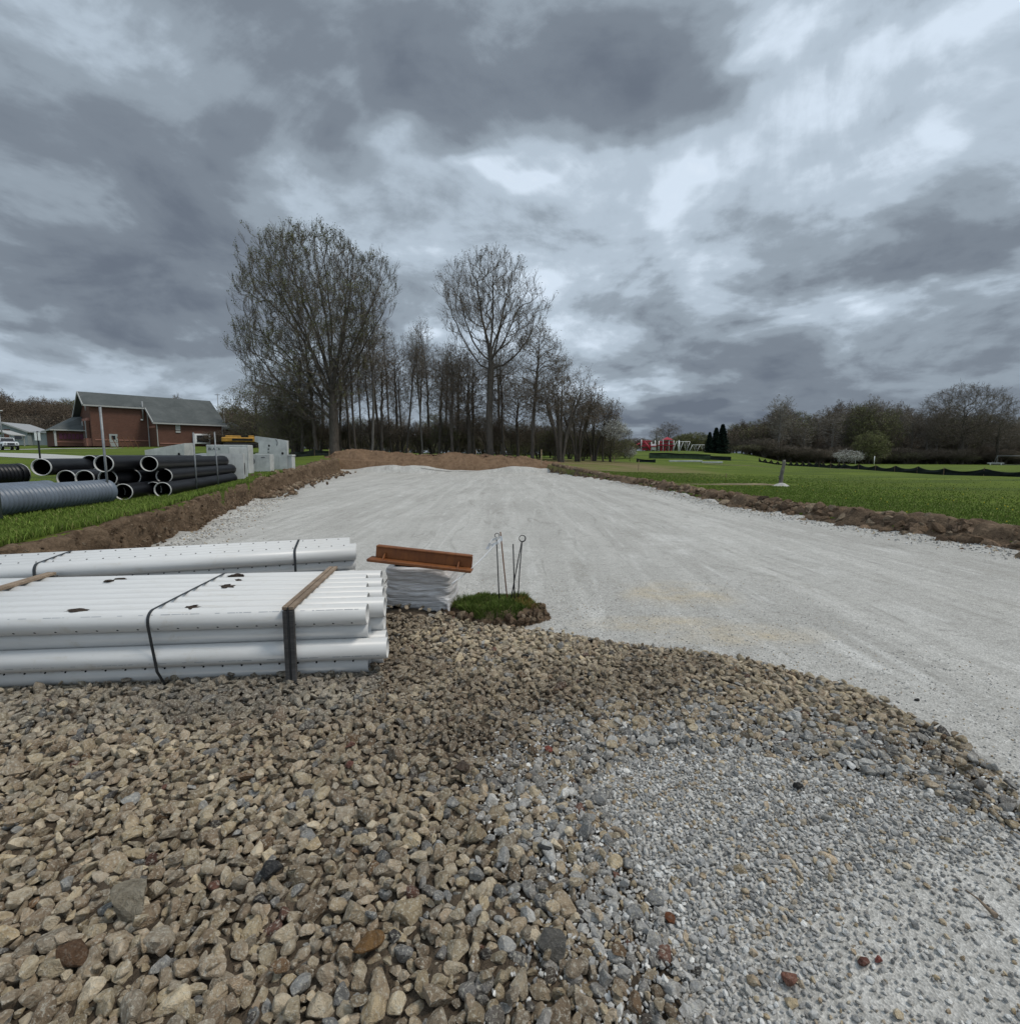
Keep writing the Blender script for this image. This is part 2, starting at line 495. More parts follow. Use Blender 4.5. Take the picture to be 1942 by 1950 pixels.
# ------------------------------------------------------------------ terrain
TU = np.array([-1.6, -1.0, -.8, -.6, -.38, -.15, .05, .15, .25, .33, .44, .56, .75, 1.0, 1.6])
TY = np.array([4, 10, 20, 31, 48, 60, 80, 100, 130, 160, 250, 600.])
TZ = np.array([
 [.60,.62,.62,.62,.62,.62,.16,.16,.16,.16,.16,.16,.16,.16,.16],
 [.64,.65,.65,.65,.65,.60,.16,.16,.16,.16,.16,.16,.16,.16,.16],
 [.72,.72,.72,.72,.72,.60,.14,.14,.14,.14,.13,.12,.12,.12,.12],
 [.90,.88,.85,.85,.85,.70,.30,.20,.16,.14,.11,.10,.08,.06,.05],
 [1.5,1.4,1.4,1.3,1.4,1.0,.80,.60,.40,.30,.10,.0,-.05,-.1,-.1],
 [2.0,1.9,1.9,1.9,1.9,1.5,1.2,.95,.65,.5,.2,0,-.1,-.2,-.2],
 [2.8,2.6,2.6,2.6,2.3,1.8,1.4,1.1,.8,.7,.4,-.1,-.2,-.3,-.3],
 [3.6,3.4,3.4,3.4,2.8,2.0,1.6,1.4,1.7,1.7,1.0,-.2,-.3,-.4,-.4],
 [4.6,4.4,4.4,4.2,3.0,2.2,1.8,2.0,2.9,2.9,2.3,-.3,-.5,-.6,-.6],
 [6.0,5.5,5.5,5.0,3.5,2.4,2.0,2.2,2.9,2.9,2.4,0,-.6,-.7,-.7],
 [13.,12.,11.,9.,5.,3.,2.5,2.5,2.8,2.5,2.,0,-.8,-1.,-1.],
 [22.,20.,18.,12.,6.,3.,3.,3.,3.,2.,1.,0,-1.,-1.,-1.]])

def gz(x, y):
    sc = np.isscalar(x) or np.ndim(x) == 0
    x = np.atleast_1d(np.asarray(x, float)); y = np.atleast_1d(np.asarray(y, float))
    yy = np.clip(y, 4.0, 600); u = np.clip(x / yy, -1.6, 1.6)
    j = np.clip(np.searchsorted(TY, yy) - 1, 0, len(TY) - 2)
    i = np.clip(np.searchsorted(TU, u) - 1, 0, len(TU) - 2)
    a = (u - TU[i]) / (TU[i+1] - TU[i]); b = (yy - TY[j]) / (TY[j+1] - TY[j])
    a = a * a * (3 - 2 * a)
    z = (TZ[j, i] * (1-a) + TZ[j, i+1] * a) * (1-b) + (TZ[j+1, i] * (1-a) + TZ[j+1, i+1] * a) * b
    p = np.stack([x * .13, y * .13, x * 0], 1)
    z = z + .05 * vnoise(p, 3) * smooth01(np.hypot(x, y), 6, 30)
    return float(z[0]) if sc else z

YE = 48.0
def xl(y): return np.interp(y, [-30, 5, 9.8, 23.6, 48, 600], [-5.2, -5.2, -6.4, -10.8, -16, -200])
def xr(y): return np.interp(y, [-30, 8.5, 12, 15.4, 28, 48, 600], [8.8, 8.5, 7.6, 7.0, 6.8, 3.6, 45])

ys = np.unique(np.concatenate([np.linspace(-25, 0, 14), np.linspace(0, 26, 105), np.linspace(26, 47.98, 50), [48.0, 48.03],
                               np.geomspace(48.5, 3500, 90)]))
sl = np.concatenate([[0], np.geomspace(.06, 3500, 95)])
tc = np.linspace(0, 1, 60)
nx = len(sl) * 2 + len(tc)
rows = []
for y in ys:
    a, b = float(xl(y)), float(xr(y))
    X = np.concatenate([a - .02 - sl[::-1], a + (b - a) * tc, b + .02 + sl])
    Y = np.full(nx, y)
    Z = gz(X, Y)
    if y <= YE: Z[len(sl):len(sl) + len(tc)] = -.12
    rows.append(np.stack([X, Y, Z], 1))
V = np.concatenate(rows)
ny = len(ys)
mm = (V[:, 1] > YE) & (V[:, 1] < 55) & (V[:, 0] / V[:, 1] > -.36) & (V[:, 0] / V[:, 1] < .07)
V[mm, 2] = np.minimum(V[mm, 2], .15)
idx = np.arange(ny * nx).reshape(ny, nx)
Fq = np.stack([idx[:-1, :-1], idx[:-1, 1:], idx[1:, 1:], idx[1:, :-1]], -1).reshape(-1, 4)
o = mesh_np('ground', V, Fq, M['lawn'])
tag(o, 'green lawn and open grass field around the gravel pad', kind='structure')

def grid_mesh(P):
    ny, nx = P.shape[:2]
    idx = np.arange(ny * nx).reshape(ny, nx)
    return P.reshape(-1, 3), np.stack([idx[:-1, :-1], idx[:-1, 1:], idx[1:, 1:], idx[1:, :-1]], -1).reshape(-1, 4)

# ---- limestone pad
def padz(x, y):
    p = np.stack([x * .35, y * .35, x * 0], 1)
    z = .012 * fbm(p, 3, 5)
    u = x / np.maximum(y, 1)
    prof = .25 + .75 * np.clip(np.maximum(np.exp(-((u + .21) / .085) ** 2), .8 * np.exp(-((u - .02) / .05) ** 2)), 0, 1)
    prof = prof * (1 + .25 * vnoise(np.stack([x * .9, y * .2, x * 0], 1), 9))
    z = z + .72 * prof * smooth01(y, 46.6, 47.9) * (y < 49)
    # loose shoulder along both sides
    dl = x - xl(y); dr = xr(y) - x
    sh = np.maximum(smooth01(-dl, -1.1, -.15), .8 * smooth01(-dr, -1.0, -.1)) * smooth01(y, 7, 9)
    z = z + sh * (.10 + .08 * vnoise(np.stack([x * 2.2, y * 2.2, x * 0], 1), 21))
    return z
py_ = np.unique(np.concatenate([np.linspace(-12, 0, 12), np.linspace(0, 20, 160), np.linspace(20, 46, 80), np.linspace(46, 48.4, 18)]))
tt = np.linspace(0, 1, 130)
P = np.zeros((len(py_), len(tt), 3))
for k, y in enumerate(py_):
    a, b = float(xl(y)) + .03, float(xr(y)) - .03
    P[k, :, 0] = a + (b - a) * tt; P[k, :, 1] = y + .35 * np.sin(tt * 9) * (y > 47.5)
P[..., 2] = padz(P[..., 0].ravel(), P[..., 1].ravel()).reshape(P.shape[:2])
V, Fq = grid_mesh(P)
o = mesh_np('gravel_pad', V, Fq, M['pad'])
tag(o, 'wide pale grey crushed limestone pad running away to the trees', kind='structure')

# ---- cut bank on the left
S = np.concatenate([np.linspace(-4, 26, 420), np.linspace(26.1, 47, 120)])
prof = np.array([(.32, -.10), (.20, 0.0), (.125, .10), (.095, .3), (.075, .5), (.06, .68), (.05, .82), (.035, .93), (.0, 1.0), (-.06, 1.02), (-.14, 1.0), (-.24, .95), (-.4, .85)])
tp = np.linspace(0, len(prof) - 1, 34)
pu = np.interp(tp, range(len(prof)), prof[:, 0]); pv = np.interp(tp, range(len(prof)), prof[:, 1])
P = np.zeros((len(S), len(tp), 3))
for k, y in enumerate(S):
    h = gz(float(xl(y)) - .3, y)
    k2 = 1.0 + 1.3 * smooth01(y, 16, 26)
    P[k, :, 0] = float(xl(y)) + pu * k2
    P[k, :, 1] = y
    P[k, :, 2] = np.where(pv < 1, pv * h, h + (pv - 1) * .8)
q = P.reshape(-1, 3)
body = np.tile(smooth01(pv, .02, .3) * (1 - .75 * smooth01(-pu, .1, .5)), len(S))
n1 = fbm(q * np.array([1.2, 1.2, .8]), 4, 31); n2 = fbm(q * np.array([7., 7., 1.6]), 3, 41); n3 = fbm(q * 9, 3, 47)
q[:, 0] += body * (.11 * n1 + .085 * n2 + .04 * n3)
q[:, 2] += body * .03 * n3
q[:, 2] += np.tile(.10 * smooth01(-pu, -.02, .12) * (1 - smooth01(-pu, .3, .6)), len(S)) * np.clip(n1 + .3, 0, 1) * smooth01(q[:, 1], 17, 24)
V, Fq = grid_mesh(P)
o = mesh_np('dirt_bank', V, Fq[:, ::-1], M['dirt'])
tag(o, 'brown cut earth bank below the left lawn edge', kind='structure')

# ---- heaped soil beyond the pad
gx = np.linspace(-24, 12, 300); gy = np.linspace(45.5, 60, 90)
X, Y = np.meshgrid(gx, gy)
x, y = X.ravel(), Y.ravel()
U_ = x / y
crest = np.interp(U_, [-.46, -.40, -.365, -.34, -.30, -.25, -.2, -.15, -.1, -.03, .03, .05, .075, .12, .2], [.0, .3, 1.0, 1.9, 2.15, 1.95, 1.75, 1.65, 1.75, 1.55, 1.35, 1.2, 1.0, .7, .3])
g0 = gz(x, y)
across = smooth01(y, 47.0, 50.5) * (1 - .30 * smooth01(y, 53, 59))
wl = smooth01(U_, -.45, -.36) * (1 - smooth01(U_, .08, .2))
z = np.maximum(crest * across, 0) * 1.0
z = z * wl + (.20 * fbm(np.stack([x * .8, y * .8, x * 0], 1), 5, 61, .6) + .06 * fbm(np.stack([x * 4, y * 4, x * 0], 1), 3, 66)) * across * wl
base = np.where((x > xl(y)) & (x < xr(y)) & (y < YE), -.2, g0 - .12)
zz = np.where(y < 48.0, -.2 + (z + .2) * smooth01(y, 46.8, 48.2), z)
zz = np.where(wl > .02, np.maximum(zz, base), base)
V, Fq = grid_mesh(np.stack([x, y, zz], 1).reshape(len(gy), len(gx), 3))
o = mesh_np('dirt_mound', V, Fq, M['mound'])
tag(o, 'long low heap of brown dug soil across the far end of the pad', kind='structure')

# ---- windrow of dug soil on the right
S = np.concatenate([np.linspace(-6, 20, 260), np.linspace(20.1, 48, 180)])
tq = np.linspace(0, 1, 22)
P = np.zeros((len(S), len(tq), 3))
for k, y in enumerate(S):
    w = np.interp(y, [0, 10, 20, 30, 48], [1.25, 1.15, 1.05, 1.1, 1.3])
    b = float(xr(y))
    xx = b - .22 + tq * w
    P[k, :, 0] = xx; P[k, :, 1] = y
    g = np.where(xx > b, .15, 0.0)
    g = gz(np.maximum(xx, b + .05), np.full(len(tq), y)) * smooth01(tq, .15, .4)
    P[k, :, 2] = g + .19 * np.sin(np.pi * np.clip(tq * .94 + .04, 0, 1)) ** .8 - .05 + .05 * (np.abs(tq - .5) < .5)
q = P.reshape(-1, 3)
bd = np.tile(np.sin(np.pi * tq) ** .6, len(S))
q[:, 2] += bd * (.09 * fbm(q * np.array([1.8, 1.8, 0]), 4, 71) + .05 * fbm(q * np.array([8., 8., 0]), 3, 77))
q[:, 0] += .16 * vnoise(q * np.array([0, .9, 0]), 81) + .06 * vnoise(q * np.array([0, 4., 0]), 83)
q[:, 2] -= np.tile((tq < .02) | (tq > .98), len(S)) * .15
V, Fq = grid_mesh(P)
o = mesh_np('dirt_windrow', V, Fq, M['dirt'])
tag(o, 'low ridge of dug brown clods along the right side of the pad', kind='structure')

# ------------------------------------------------------------------ stones
def ico(sub):
    import bmesh
    bm = bmesh.new(); bmesh.ops.create_icosphere(bm, subdivisions=sub, radius=1.0)
    v = np.array([x.co[:] for x in bm.verts]); f = np.array([[q.index for q in p.verts] for p in bm.faces]); bm.free()
    return v, f
ICO = {k: ico(k) for k in (1, 2, 3)}

def stone_shape(rng, sub, planes=11, lump=.0):
    v, f = ICO[sub]; v = v.copy()
    for _ in range(planes):
        n = rng.normal(size=3); n /= np.linalg.norm(n)
        d = rng.uniform(.40, .76)
        s = v @ n
        m = s > d
        v[m] -= np.outer((s[m] - d) * .93, n)
    v = v + .035 * np.stack([fbm(v * 2.3 + k * 9 + rng.uniform(0, 50), 2, 5 + k) for k in range(3)], 1)
    if lump: v = v * (1 + lump * fbm(v * 3.1 + rng.uniform(0, 50), 3, 8))[:, None]
    v = v * np.array([1.0, rng.uniform(.62, .9), rng.uniform(.45, .72)])
    return v / np.abs(v).max(), f

def rot_many(n, rng, tilt):
    a = rng.uniform(0, 2 * np.pi, n); b = rng.normal(0, tilt, n); c = rng.normal(0, tilt, n)
    ca, sa, cb, sb, cc, sc_ = np.cos(a), np.sin(a), np.cos(b), np.sin(b), np.cos(c), np.sin(c)
    R = np.zeros((n, 3, 3))
    Rz = np.zeros((n, 3, 3)); Rz[:, 0, 0] = ca; Rz[:, 0, 1] = -sa; Rz[:, 1, 0] = sa; Rz[:, 1, 1] = ca; Rz[:, 2, 2] = 1
    Rx = np.zeros((n, 3, 3)); Rx[:, 0, 0] = 1; Rx[:, 1, 1] = cb; Rx[:, 1, 2] = -sb; Rx[:, 2, 1] = sb; Rx[:, 2, 2] = cb
    Ry = np.zeros((n, 3, 3)); Ry[:, 1, 1] = 1; Ry[:, 0, 0] = cc; Ry[:, 0, 2] = sc_; Ry[:, 2, 0] = -sc_; Ry[:, 2, 2] = cc
    return Rz @ Rx @ Ry

def scatter(shapes, pos, size, col, rng, tilt=.5):
    n = len(pos); which = rng.integers(0, len(shapes), n); R = rot_many(n, rng, tilt)
    Vs, Fs, Cs, off = [], [], [], 0
    for k, (v, f) in enumerate(shapes):
        m = np.where(which == k)[0]
        if not len(m): continue
        vv = np.einsum('nij,vj->nvi', R[m] * size[m, None, None], v) + pos[m, None, :]
        Vs.append(vv.reshape(-1, 3))
        Fs.append((f[None] + (np.arange(len(m)) * len(v))[:, None, None] + off).reshape(-1, f.shape[1]))
        Cs.append(np.repeat(col[m], len(v), 0))
        off += len(m) * len(v)
    return np.concatenate(Vs), np.concatenate(Fs), np.concatenate(Cs)

def inside(poly, x, y):
    r = np.zeros(len(x), bool); n = len(poly)
    for i in range(n):
        x1, y1 = poly[i]; x2, y2 = poly[(i + 1) % n]
        c = ((y1 > y) != (y2 > y)) & (x < (x2 - x1) * (y - y1) / (y2 - y1 + 1e-12) + x1)
        r ^= c
    return r

def sdist(poly, x, y):
    """signed distance, negative inside"""
    d = np.full(len(x), 1e9); n = len(poly)
    for i in range(n):
        a = poly[i]; b = poly[(i + 1) % n]; e = b - a
        t = np.clip(((x - a[0]) * e[0] + (y - a[1]) * e[1]) / (e @ e), 0, 1)
        d = np.minimum(d, np.hypot(x - a[0] - t * e[0], y - a[1] - t * e[1]))
    return np.where(inside(poly, x, y), -d, d)

edge = gpoly([(735, 1168), (860, 1193), (1040, 1206), (1160, 1228), (1310, 1243), (1465, 1270), (1615, 1315), (1716, 1365), (1817, 1416), (1888, 1476), (1960, 1560)])
COARSE = np.concatenate([edge, np.array([(2.35, 1.9), (2.0, 1.2), (1.8, .2), (-5.1, .2), (-5.1, 5.2), (-2.2, 5.2)])])
FINE = gpoly([(1090, 1490), (1150, 1445), (1270, 1415), (1400, 1415), (1560, 1450), (1750, 1490), (1960, 1590)])
FINE = np.concatenate([FINE, np.array([(2.6, 1.6), (2.6, .2), (.50, .2), (.54, 1.2), (.52, 1.5), (.46, 1.9)])])
PADLIKE = np.concatenate([gpoly([(1960, 1565), (1810, 1605), (1630, 1650), (1520, 1750), (1470, 1840), (1420, 1950)]), np.array([(.66, .2), (2.6, .2)])])
BARE = gpoly([(1150, 1440), (1300, 1430), (1400, 1520), (1450, 1600), (1360, 1620), (1240, 1530)])

def bedz(x, y):
    p = np.stack([x, y, x * 0], 1)
    z = .010 + .016 * fbm(p * 1.1, 3, 91)
    z = z + .12 * np.exp(-(((x + .95) / .55) ** 2 + ((y - 4.75) / .38) ** 2))
    d = sdist(COARSE, x, y)
    z = z * (.12 + .88 * smooth01(sdist(FINE, x, y), .0, .5))
    return z + .02 * smooth01(-d, 0, .5) * smooth01(sdist(FINE, x, y), .0, .5) - .05 * smooth01(d, -.02, .12)

gx = np.linspace(-5.2, 3.2, 210); gy = np.linspace(.1, 6.2, 160)
X, Y = np.meshgrid(gx, gy); x, y = X.ravel(), Y.ravel()
d = sdist(COARSE, x, y)
keep = (d < .13)
zb = bedz(x, y) + .015 * fbm(np.stack([x * 14, y * 14, x * 0], 1), 3, 95) - .1 * smooth01(d, 0.0, .12)
# over the fine zone the bed lies below the pad dust
fd = sdist(FINE, x, y)
zb = zb - .05 * smooth01(-fd, -.02, .08)
V, Fq = grid_mesh(np.stack([x, y, zb], 1).reshape(len(gy), len(gx), 3))
Fq = Fq[keep[Fq].all(1)]
o = mesh_np('stone_bed', V, Fq, M['bed'])
tag(o, 'brown soil between the loose coarse stones', kind='structure')

def pack(cands, sizes, f=.86):
    """dart throwing, big ones first"""
    cell = .16; grid = {}; out = []
    for i in range(len(cands)):
        x, y = cands[i]; r = sizes[i]
        cx, cy = int(math.floor(x / cell)), int(math.floor(y / cell)); ok = True
        for ax in (-1, 0, 1):
            for ay in (-1, 0, 1):
                for (qx, qy, qr) in grid.get((cx + ax, cy + ay), ()):
                    m = (r + qr) * f
                    if (qx - x) ** 2 + (qy - y) ** 2 < m * m: ok = False; break
                if not ok: break
            if not ok: break
        if ok:
            grid.setdefault((cx, cy), []).append((x, y, r)); out.append(i)
    return np.array(out, dtype=int)

rs = np.random.default_rng(5)
def cloud(n, x0=-5.0, x1=2.9, y0=.6, y1=5.9, poly=None, extra=None):
    p = rs.uniform((x0, y0), (x1, y1), (n, 2))
    m = np.ones(n, bool)
    if poly is not None: m &= sdist(poly, p[:, 0], p[:, 1]) < .02
    # only what the neighbourhood of the photo can show
    m &= np.abs(p[:, 0]) < p[:, 1] * 1.05 + 1.25
    return p[m]

PAL = np.array([(.48, .395, .27), (.40, .318, .215), (.53, .44, .315), (.36, .28, .19), (.455, .365, .262), (.32, .242, .165), (.385, .322, .242), (.44, .35, .225)])
PALG = np.array([(.38, .372, .355), (.46, .45, .43), (.32, .315, .305), (.54, .53, .505), (.265, .262, .256)])
def stone_cols(n, grey):
    c = PAL[rs.integers(0, len(PAL), n)]
    g = PALG[rs.integers(0, len(PALG), n)]
    c = np.where((rs.random(n) < grey)[:, None], g, c)
    c = np.where((c[:, 2:3] > c[:, 0:1] * .93) & (np.asarray(grey)[:, None] < .2), c * .62, c)
    t = rs.random(n)
    c = np.where((t < .006)[:, None], np.array((.15, .075, .055)), c)
    c = np.where(((t > .006) & (t < .024))[:, None], np.array((.09, .082, .078)), c)
    c = np.where(((t > .024) & (t < .034))[:, None], np.array((.20, .125, .07)), c)
    return c * np.exp(rs.normal(.02, .20, (n, 1)))

c1 = cloud(1800, poly=COARSE); c2 = cloud(40000, poly=COARSE); c3 = cloud(260000, poly=COARSE)
cand = np.concatenate([c1, c2, c3])
size = np.concatenate([rs.uniform(.040, .058, len(c1)), rs.uniform(.027, .041, len(c2)), np.sort(rs.uniform(.011, .027, len(c3)))[::-1]])
fd = sdist(FINE, cand[:, 0], cand[:, 1])
pn = vnoise(np.stack([cand[:, 0] * 2.2, cand[:, 1] * 2.2, cand[:, 0] * 0], 1), 55)
tor = sdist(COARSE, cand[:, 0], cand[:, 1])
prob = 1 - .97 * smooth01(-fd + .25 * pn, -.22, .22)
prob *= 1 - .93 * smooth01(-sdist(PADLIKE, cand[:, 0], cand[:, 1]), -.35, .1)
prob = np.where((size < .028) & (sdist(PADLIKE, cand[:, 0], cand[:, 1]) > 0), np.maximum(prob, .06), prob)
# trampled muddy spot with few big stones
mud = gp(905, 1420)
md = np.exp(-(((cand[:, 0] - mud[0]) / .42) ** 2 + ((cand[:, 1] - mud[1]) / .3) ** 2))
prob *= np.where(size > .022, 1 - .9 * md, 1)
size = np.where((tor > -.5) & (size > .04), size * .8, size)
# the big ones lie in the near left
big_ok = np.where(size > .040, np.clip(.25 + .75 * smooth01(-(cand[:, 0] + cand[:, 1] * .35), -1.6, .6), 0, 1), 1)
keep = rs.random(len(cand)) < prob * big_ok
keep &= ~((np.hypot((cand[:, 0] + .95) / .42, (cand[:, 1] - 5.0) / .4) < 1))
cand, size = cand[keep], size[keep]
ii = pack(cand, size, .60)
cand, size = cand[ii], size[ii]
# stray coarse stones lying on the fines, some in loose clusters
sx = rs.uniform((.1, 1.0), (2.6, 3.0), (2200, 2)); sp = sdist(FINE, sx[:, 0], sx[:, 1])
cl_ = smooth01(vnoise(np.stack([sx[:, 0] * 2.6, sx[:, 1] * 2.6, sx[:, 0] * 0], 1), 57), .0, .6)
k = (sp < 0) & (rs.random(2200) < .06 + .5 * cl_) & (sdist(PADLIKE, sx[:, 0], sx[:, 1]) > -.05)
sx = sx[k]; ssz = rs.uniform(.014, .034, len(sx)); k = pack(sx, ssz, 1.0); sx, ssz = sx[k], ssz[k]
cand = np.concatenate([cand, sx]); size = np.concatenate([size, ssz])
# second loose layer resting on the first
e1 = cloud(7000, poly=COARSE); s1 = rs.uniform(.018, .034, len(e1))
k = (rs.random(len(e1)) < .85 * (1 - smooth01(-sdist(FINE, e1[:, 0], e1[:, 1]), -.1, .15)))
e1, s1 = e1[k], s1[k]; k = pack(e1, s1, 1.3); e1, s1 = e1[k], s1[k]
layer = np.concatenate([np.zeros(len(cand)), np.ones(len(e1))])
cand = np.concatenate([cand, e1]); size = np.concatenate([size, s1])
x, y = cand[:, 0], cand[:, 1]
fd = sdist(FINE, x, y)
grey = np.clip(.04 + .62 * smooth01(-fd + .25 * vnoise(np.stack([x * 3, y * 3, x * 0], 1), 66), -.75, .1), 0, .8)
grey = np.where(fd < -.15, .35, grey)
grey = np.where((x > -1.2) & (y < 2.4) & (fd > -.15), np.maximum(grey, .18 * smooth01(x, -1.2, .4) + .04), grey)
cols = stone_cols(len(cand), grey)
# mud smeared over patches of the stones
mudn = fbm(np.stack([x * .9, y * .9, x * 0], 1), 3, 58) + .35 * vnoise(np.stack([x * 7, y * 7, x * 0], 1), 59)
mm = smooth01(mudn, .1, .9) * .6 * (1 - smooth01(-fd, -.3, .1))
mm = np.maximum(mm, .8 * np.exp(-(((x - mud[0]) / .6) ** 2 + ((y - mud[1]) / .4) ** 2)))
cols = cols * (1 - mm[:, None]) + np.array((.135, .098, .066)) * mm[:, None]
# greyer stones lie against the pipes
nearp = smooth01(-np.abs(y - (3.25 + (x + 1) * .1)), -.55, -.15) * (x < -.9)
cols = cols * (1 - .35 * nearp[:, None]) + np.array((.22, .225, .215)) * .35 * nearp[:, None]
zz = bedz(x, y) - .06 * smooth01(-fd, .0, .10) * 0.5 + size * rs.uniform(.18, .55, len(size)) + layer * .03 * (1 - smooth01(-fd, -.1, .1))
pos = np.stack([x, y, zz], 1)
near = (y < 3.3)
sh3 = [stone_shape(rs, 3, rs.integers(8, 13)) for _ in range(16)]
sh2 = [stone_shape(rs, 2, rs.integers(8, 13)) for _ in range(16)]
hi = near & (size > .020)
rr = np.random.default_rng(8)
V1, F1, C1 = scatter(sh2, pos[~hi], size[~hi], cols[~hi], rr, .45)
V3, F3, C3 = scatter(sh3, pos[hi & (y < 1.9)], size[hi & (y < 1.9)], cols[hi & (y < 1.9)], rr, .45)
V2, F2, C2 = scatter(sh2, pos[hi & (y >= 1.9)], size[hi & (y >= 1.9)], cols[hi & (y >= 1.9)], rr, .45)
F2 = F2 + len(V1); F3 = F3 + len(V1) + len(V2)
Fall = np.concatenate([F1, F2, F3])
o = mesh_np('coarse_gravel', np.concatenate([V1, V2, V3]), Fall, M['stone'], smooth=False, col=np.concatenate([C1, C2, C3]))
tag(o, 'loose tan and brown fist sized stones spread in the foreground', kind='stuff')
print('stones', len(cand), 'tris', len(Fall))

# fine grey limestone: chips of the mixed zone, dust zone and scattered over the pad
EXF = lambda n: (lambda p: p[(sdist(FINE, p[:, 0], p[:, 1]) < .55 * rs.random(len(p)) ** 1.6) & (np.abs(p[:, 0]) < p[:, 1] * 1.05 + .9)])(rs.uniform((-.9, .6), (2.9, 4.0), (n, 2)))
c1 = EXF(9000); c2 = EXF(190000)
cand = np.concatenate([c1, c2]); size = np.concatenate([np.sort(rs.uniform(.012, .021, len(c1)))[::-1], np.sort(rs.uniform(.0045, .013, len(c2)))[::-1]])
fd = sdist(FINE, cand[:, 0], cand[:, 1]); pd = sdist(PADLIKE, cand[:, 0], cand[:, 1]); bd = sdist(BARE, cand[:, 0], cand[:, 1])
pr = 1 - .93 * smooth01(-pd, -.35, .2) * (size > .010) - .86 * smooth01(-pd, -.25, .22) * (size <= .010)
pr *= 1 - .8 * smooth01(-bd, -.12, .1) * (size > .011)
k = rs.random(len(cand)) < pr
cand, size = cand[k], size[k]; k = pack(cand, size, .60); cand, size = cand[k], size[k]
# chips strewn among the coarse stones and over the pad near the camera
c3 = rs.uniform((-1.6, .9), (3.6, 6.5), (26000, 2)); s3 = rs.uniform(.003, .009, len(c3))
cd = sdist(COARSE, c3[:, 0], c3[:, 1]); f3 = sdist(FINE, c3[:, 0], c3[:, 1])
pr = np.where(cd > 0, .9 * np.exp(-cd / .9) + .12 + .8 * np.exp(-((c3[:, 0] - .45) ** 2 + (c3[:, 1] - 4.9) ** 2) / .25), .7 * smooth01(-f3, -.9, -.05) * (s3 > .006))
k = (rs.random(len(c3)) < pr * .75) & (f3 > 0) & (np.abs(c3[:, 0]) < c3[:, 1] * 1.05 + 1.0)
c3, s3 = c3[k], s3[k]; cd = cd[k]
c4 = []
for sgn in (0, 1):      # loose stone along both feet of the banks
    yy = rs.uniform(6, 34, 5200) if sgn == 0 else rs.uniform(6, 30, 4200)
    t = np.abs(rs.normal(0, .34, len(yy)))
    xx = xl(yy) + .30 + t if sgn == 0 else xr(yy) - .2 - t
    c4.append(np.stack([xx, yy], 1))
c4 = np.concatenate(c4); s4 = rs.uniform(.008, .028, len(c4))
cc = np.concatenate([cand, c3, c4]); ss = np.concatenate([size, s3, s4])
x, y = cc[:, 0], cc[:, 1]
zc = np.concatenate([np.maximum(.004 + padz(cand[:, 0], cand[:, 1]), bedz(cand[:, 0], cand[:, 1]) + .010 - .05 * smooth01(-sdist(FINE, cand[:, 0], cand[:, 1]), -.02, .08)), np.where(cd > 0, padz(c3[:, 0], c3[:, 1]) + .001, bedz(c3[:, 0], c3[:, 1]) + .02), padz(c4[:, 0], c4[:, 1])]) + ss * rs.uniform(-.05, .38, len(ss))
gcol = 1.18 * PALG[rs.integers(0, len(PALG), len(cc))] * rs.uniform(.75, 1.25, (len(cc), 1))
t = rs.random(len(cc)); gcol = np.where((t < .12)[:, None], PAL[rs.integers(0, len(PAL), len(cc))], gcol)
gcol[len(cand):len(cand) + len(c3)] *= 1.12
sh1 = [stone_shape(rs, 1, 6) for _ in range(14)]
V, Fq, C = scatter(sh1, np.stack([x, y, zc], 1), ss, gcol, rr, .6)
o = mesh_np('fine_gravel', V, Fq, M['chip'], smooth=False, col=C)
tag(o, 'pale grey limestone chips strewn over the pad and between stones', kind='stuff')
print('chips', len(cc))

# clods of dug earth on the windrow, the bank and the mound
n = 2600
yy = np.concatenate([rs.uniform(3, 16, 1500), rs.uniform(16, 46, 1100)])
xx = xr(yy) + rs.normal(.28, .26, n); ss = np.minimum(rs.gamma(2.2, .030, n) + .025, .20)
zz = gz(xx, yy) * smooth01(xx - xr(yy), -.1, .25) + .12 * np.exp(-((xx - xr(yy) - .3) / .35) ** 2) + ss * .1
n2 = 1500
y2 = rs.uniform(5, 30, n2); t2 = rs.random(n2); x2 = xl(y2) + .24 - .14 * t2; z2 = gz(x2 - .5, y2) * t2 ** 1.6
s2 = rs.uniform(.012, .05, n2) ** 1.0 * (1 - .45 * t2)
n3 = 900
y3 = rs.uniform(18, 46, n3); x3 = xl(y3) + rs.normal(.3, .45, n3); z3 = np.where(x3 < xl(y3), gz(x3, y3), .15); s3 = rs.uniform(.03, .15, n3)
n4 = 900
u4 = rs.uniform(-.37, .06, n4); y4 = rs.uniform(48.5, 52, n4); x4 = u4 * y4
z4 = np.interp(u4, [-.40, -.365, -.34, -.30, -.25, -.2, -.15, -.1, -.03, .03, .05, .075], [.3, 1.0, 1.9, 2.15, 1.95, 1.75, 1.65, 1.75, 1.55, 1.35, 1.2, 1.0]) * smooth01(y4, 47.2, 51.5); s4 = rs.uniform(.04, .14, n4)
pos = np.concatenate([np.stack([xx, yy, zz], 1), np.stack([x2, y2, z2], 1), np.stack([x3, y3, z3], 1), np.stack([x4, y4, z4], 1)])
ss = np.concatenate([ss, s2, s3, s4])
base = np.array([(.185, .125, .08), (.145, .098, .063), (.23, .16, .108), (.12, .082, .055), (.28, .215, .15)])
cc = base[rs.integers(0, 5, len(pos))] * rs.uniform(.75, 1.25, (len(pos), 1))
cc[-n4:] *= np.array((1.35, 1.2, 1.15))
shc = [stone_shape(rs, 2, 5, .25) for _ in range(12)]
V, Fq, C = scatter(shc, pos, ss, cc, rr, .8)
o = mesh_np('dirt_clods', V, Fq, M['clod'], smooth=False, col=C)
tag(o, 'lumps of dug brown earth along the banks and the soil heap', kind='stuff')

